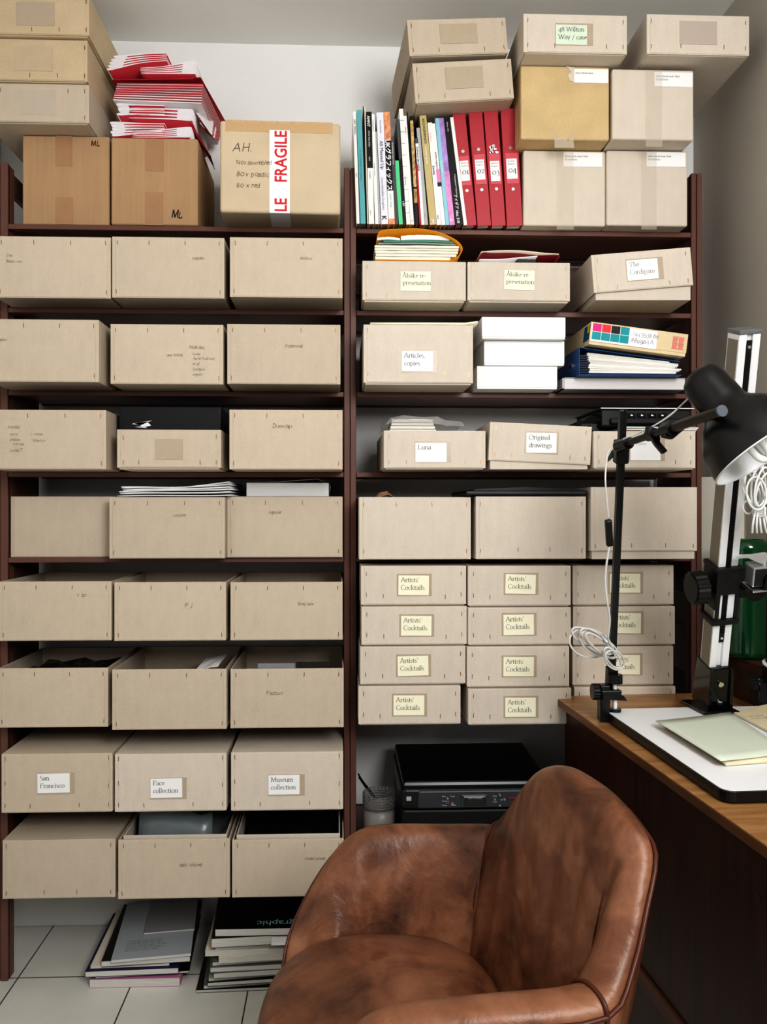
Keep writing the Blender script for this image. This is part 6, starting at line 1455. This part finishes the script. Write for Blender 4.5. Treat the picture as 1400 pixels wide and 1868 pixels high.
def shell_row(i):
    p = rim[i]; n = len(rim)
    f = i / (n - 1)
    c2 = Vector((CC.x, CC.y)); r2 = Vector((p.x, p.y)); dirn = (c2 - r2)
    # inward direction in plan, perpendicular to the rim
    a_ = rim[max(0, i - 1)]; b_ = rim[min(n - 1, i + 1)]; tn = Vector((b_.x - a_.x, b_.y - a_.y)).normalized(); nr_ = Vector((-tn.y, tn.x))
    if nr_.dot(dirn) < 0: nr_ = -nr_
    dm = (nr_ * .8 + dirn.normalized() * .2).normalized()
    def P(off, z): q_ = r2 + dm * off; return CW(q_.x, q_.y, z)
    wf = 1.25 if i < iN_ else (1.0 if i > iF_ else .9 + .35 * max(0, 1 - (i - iN_) / 6))
    H_ = p.z; zl_ = .30; hs_ = max(.04, H_ - .36)
    wr = .0035 * math.sin(i * 1.7) + .002 * math.sin(i * 3.1)
    rows = [P(.13, .30), P(.10, .33), P(.055, .30 + hs_ * .35), P(.018, .30 + hs_ * .7), P(.002, H_ - .045), P(-.002, H_ - .020), P(.006, H_ - .005), P(.022 * wf, H_), P(.038 * wf, H_ - .004),
            P(.052 * wf, H_ - .018), P(.062 * wf + wr * .5, H_ - .050), P(.075 + .006 * wf + wr, .36 + hs_ * .62), P(.090 + wr * 1.2, .36 + hs_ * .40), P(.103, .36 + hs_ * .2), P(.120, .395), P(.15, .375)]
    return rows
n = len(rim); iN = 6 * 3; iF = 17 * 3
chair = thing('leather_tub_chair', 'worn brown leather tub chair with a rounded seat, in front of the desk', 'chair', CW(CC.x, CC.y, 0))
def chpart(name, i0, i1, closed_ends=True):
    rows = [shell_row(i) for i in range(i0, i1 + 1)]
    mb = MB().grid(rows)
    o = obj(name, mb, lea, chair, subsurf=1); o.matrix_parent_inverse = chair.matrix_basis.inverted(); return o
chpart('armrest', 0, iN); chpart('backrest', iN, iF); chpart('armrest', iF, n - 1)
def chp(name, mb, m, **k):
    o = obj(name, mb, m, chair, **k); o.matrix_parent_inverse = chair.matrix_basis.inverted(); return o
for i in (iN, iF): chp('seam', MB().tube(curve_pts(shell_row(i)[2:-1], 3), .0028, 8), pip)
chp('piping', MB().tube([shell_row(i)[5] for i in range(0, n)], .0032, 8), pip)
# seat cushion
mb = MB(); cx0, cy0, rx, ry = .030, 1.165, .197, .205
rows = []
for (s_, z_) in ((.0, .497), (.25, .496), (.5, .492), (.7, .484), (.85, .470), (.95, .450), (1.0, .42), (.99, .385), (.95, .355), (.9, .33)):
    r = []
    for k in range(40):
        a_ = 2 * PI * k / 40; c_, d_ = math.cos(a_), math.sin(a_); pw = .72
        x_ = cx0 + rx * s_ * math.copysign(abs(c_) ** pw, c_); y_ = cy0 + ry * s_ * math.copysign(abs(d_) ** pw, d_)
        r.append(CW(x_, y_, z_ + .003 * math.sin(3 * a_ + s_ * 4) * s_))
    rows.append(r)
mb.grid(rows, closed=True); chp('seat_cushion', mb, lea, subsurf=1)
chp('seat_pan', MB().lathe([(0.001, .30), (.17, .30), (.175, .335), (.001, .335)], 40, 0, Matrix.Translation(CW(cx0 + .02, cy0, 0))), pip)
c0 = CW(cx0 + .03, cy0, 0)
chp('column', MB().cyl(c0 + Vector((0, 0, .06)), c0 + Vector((0, 0, .30)), .022, 20), chrome)
for k in range(4):
    a_ = math.radians(20 + 90 * k); e_ = c0 + Vector((.24 * math.cos(a_), .24 * math.sin(a_), 0))
    chp('leg', sweep(MB(), c0 + Vector((0, 0, .075)), e_ + Vector((0, 0, .018)), .028, .018, (-math.sin(a_), math.cos(a_), 0)), chrome, bevel=.003)
    chp('glide', MB().cyl(e_, e_ + Vector((0, 0, .018)), .012, 14), black_pl)

# ---- light ---------------------------------------------------------------------------
def area(name, loc, target, sx, sy, power, col=(1, 1, 1)):
    l = bpy.data.lights.new(name, 'AREA'); l.shape = 'RECTANGLE'; l.size = sx; l.size_y = sy; l.energy = power; l.color = col
    o = bpy.data.objects.new(name, l); COL.objects.link(o); o.location = loc
    o.rotation_euler = (Vector(target) - Vector(loc)).to_track_quat('-Z', 'Y').to_euler(); return o
area('window_light', (.84, -.42, 2.02), (-.42, 2.0, 1.25), .9, .9, 40, (1, 1, 1))
area('room_fill', (-.2, -1.6, 1.9), (0, 2, 1.0), 1.6, 1.2, 2, (1, 1, 1))
w = bpy.data.worlds.new('world'); SC.world = w; w.use_nodes = True
w.node_tree.nodes['Background'].inputs[0].default_value = (1, 1, 1, 1); w.node_tree.nodes['Background'].inputs[1].default_value = .05
SC.view_settings.view_transform = 'Standard'; SC.view_settings.look = 'High Contrast'; SC.view_settings.exposure = 0; SC.view_settings.gamma = 1
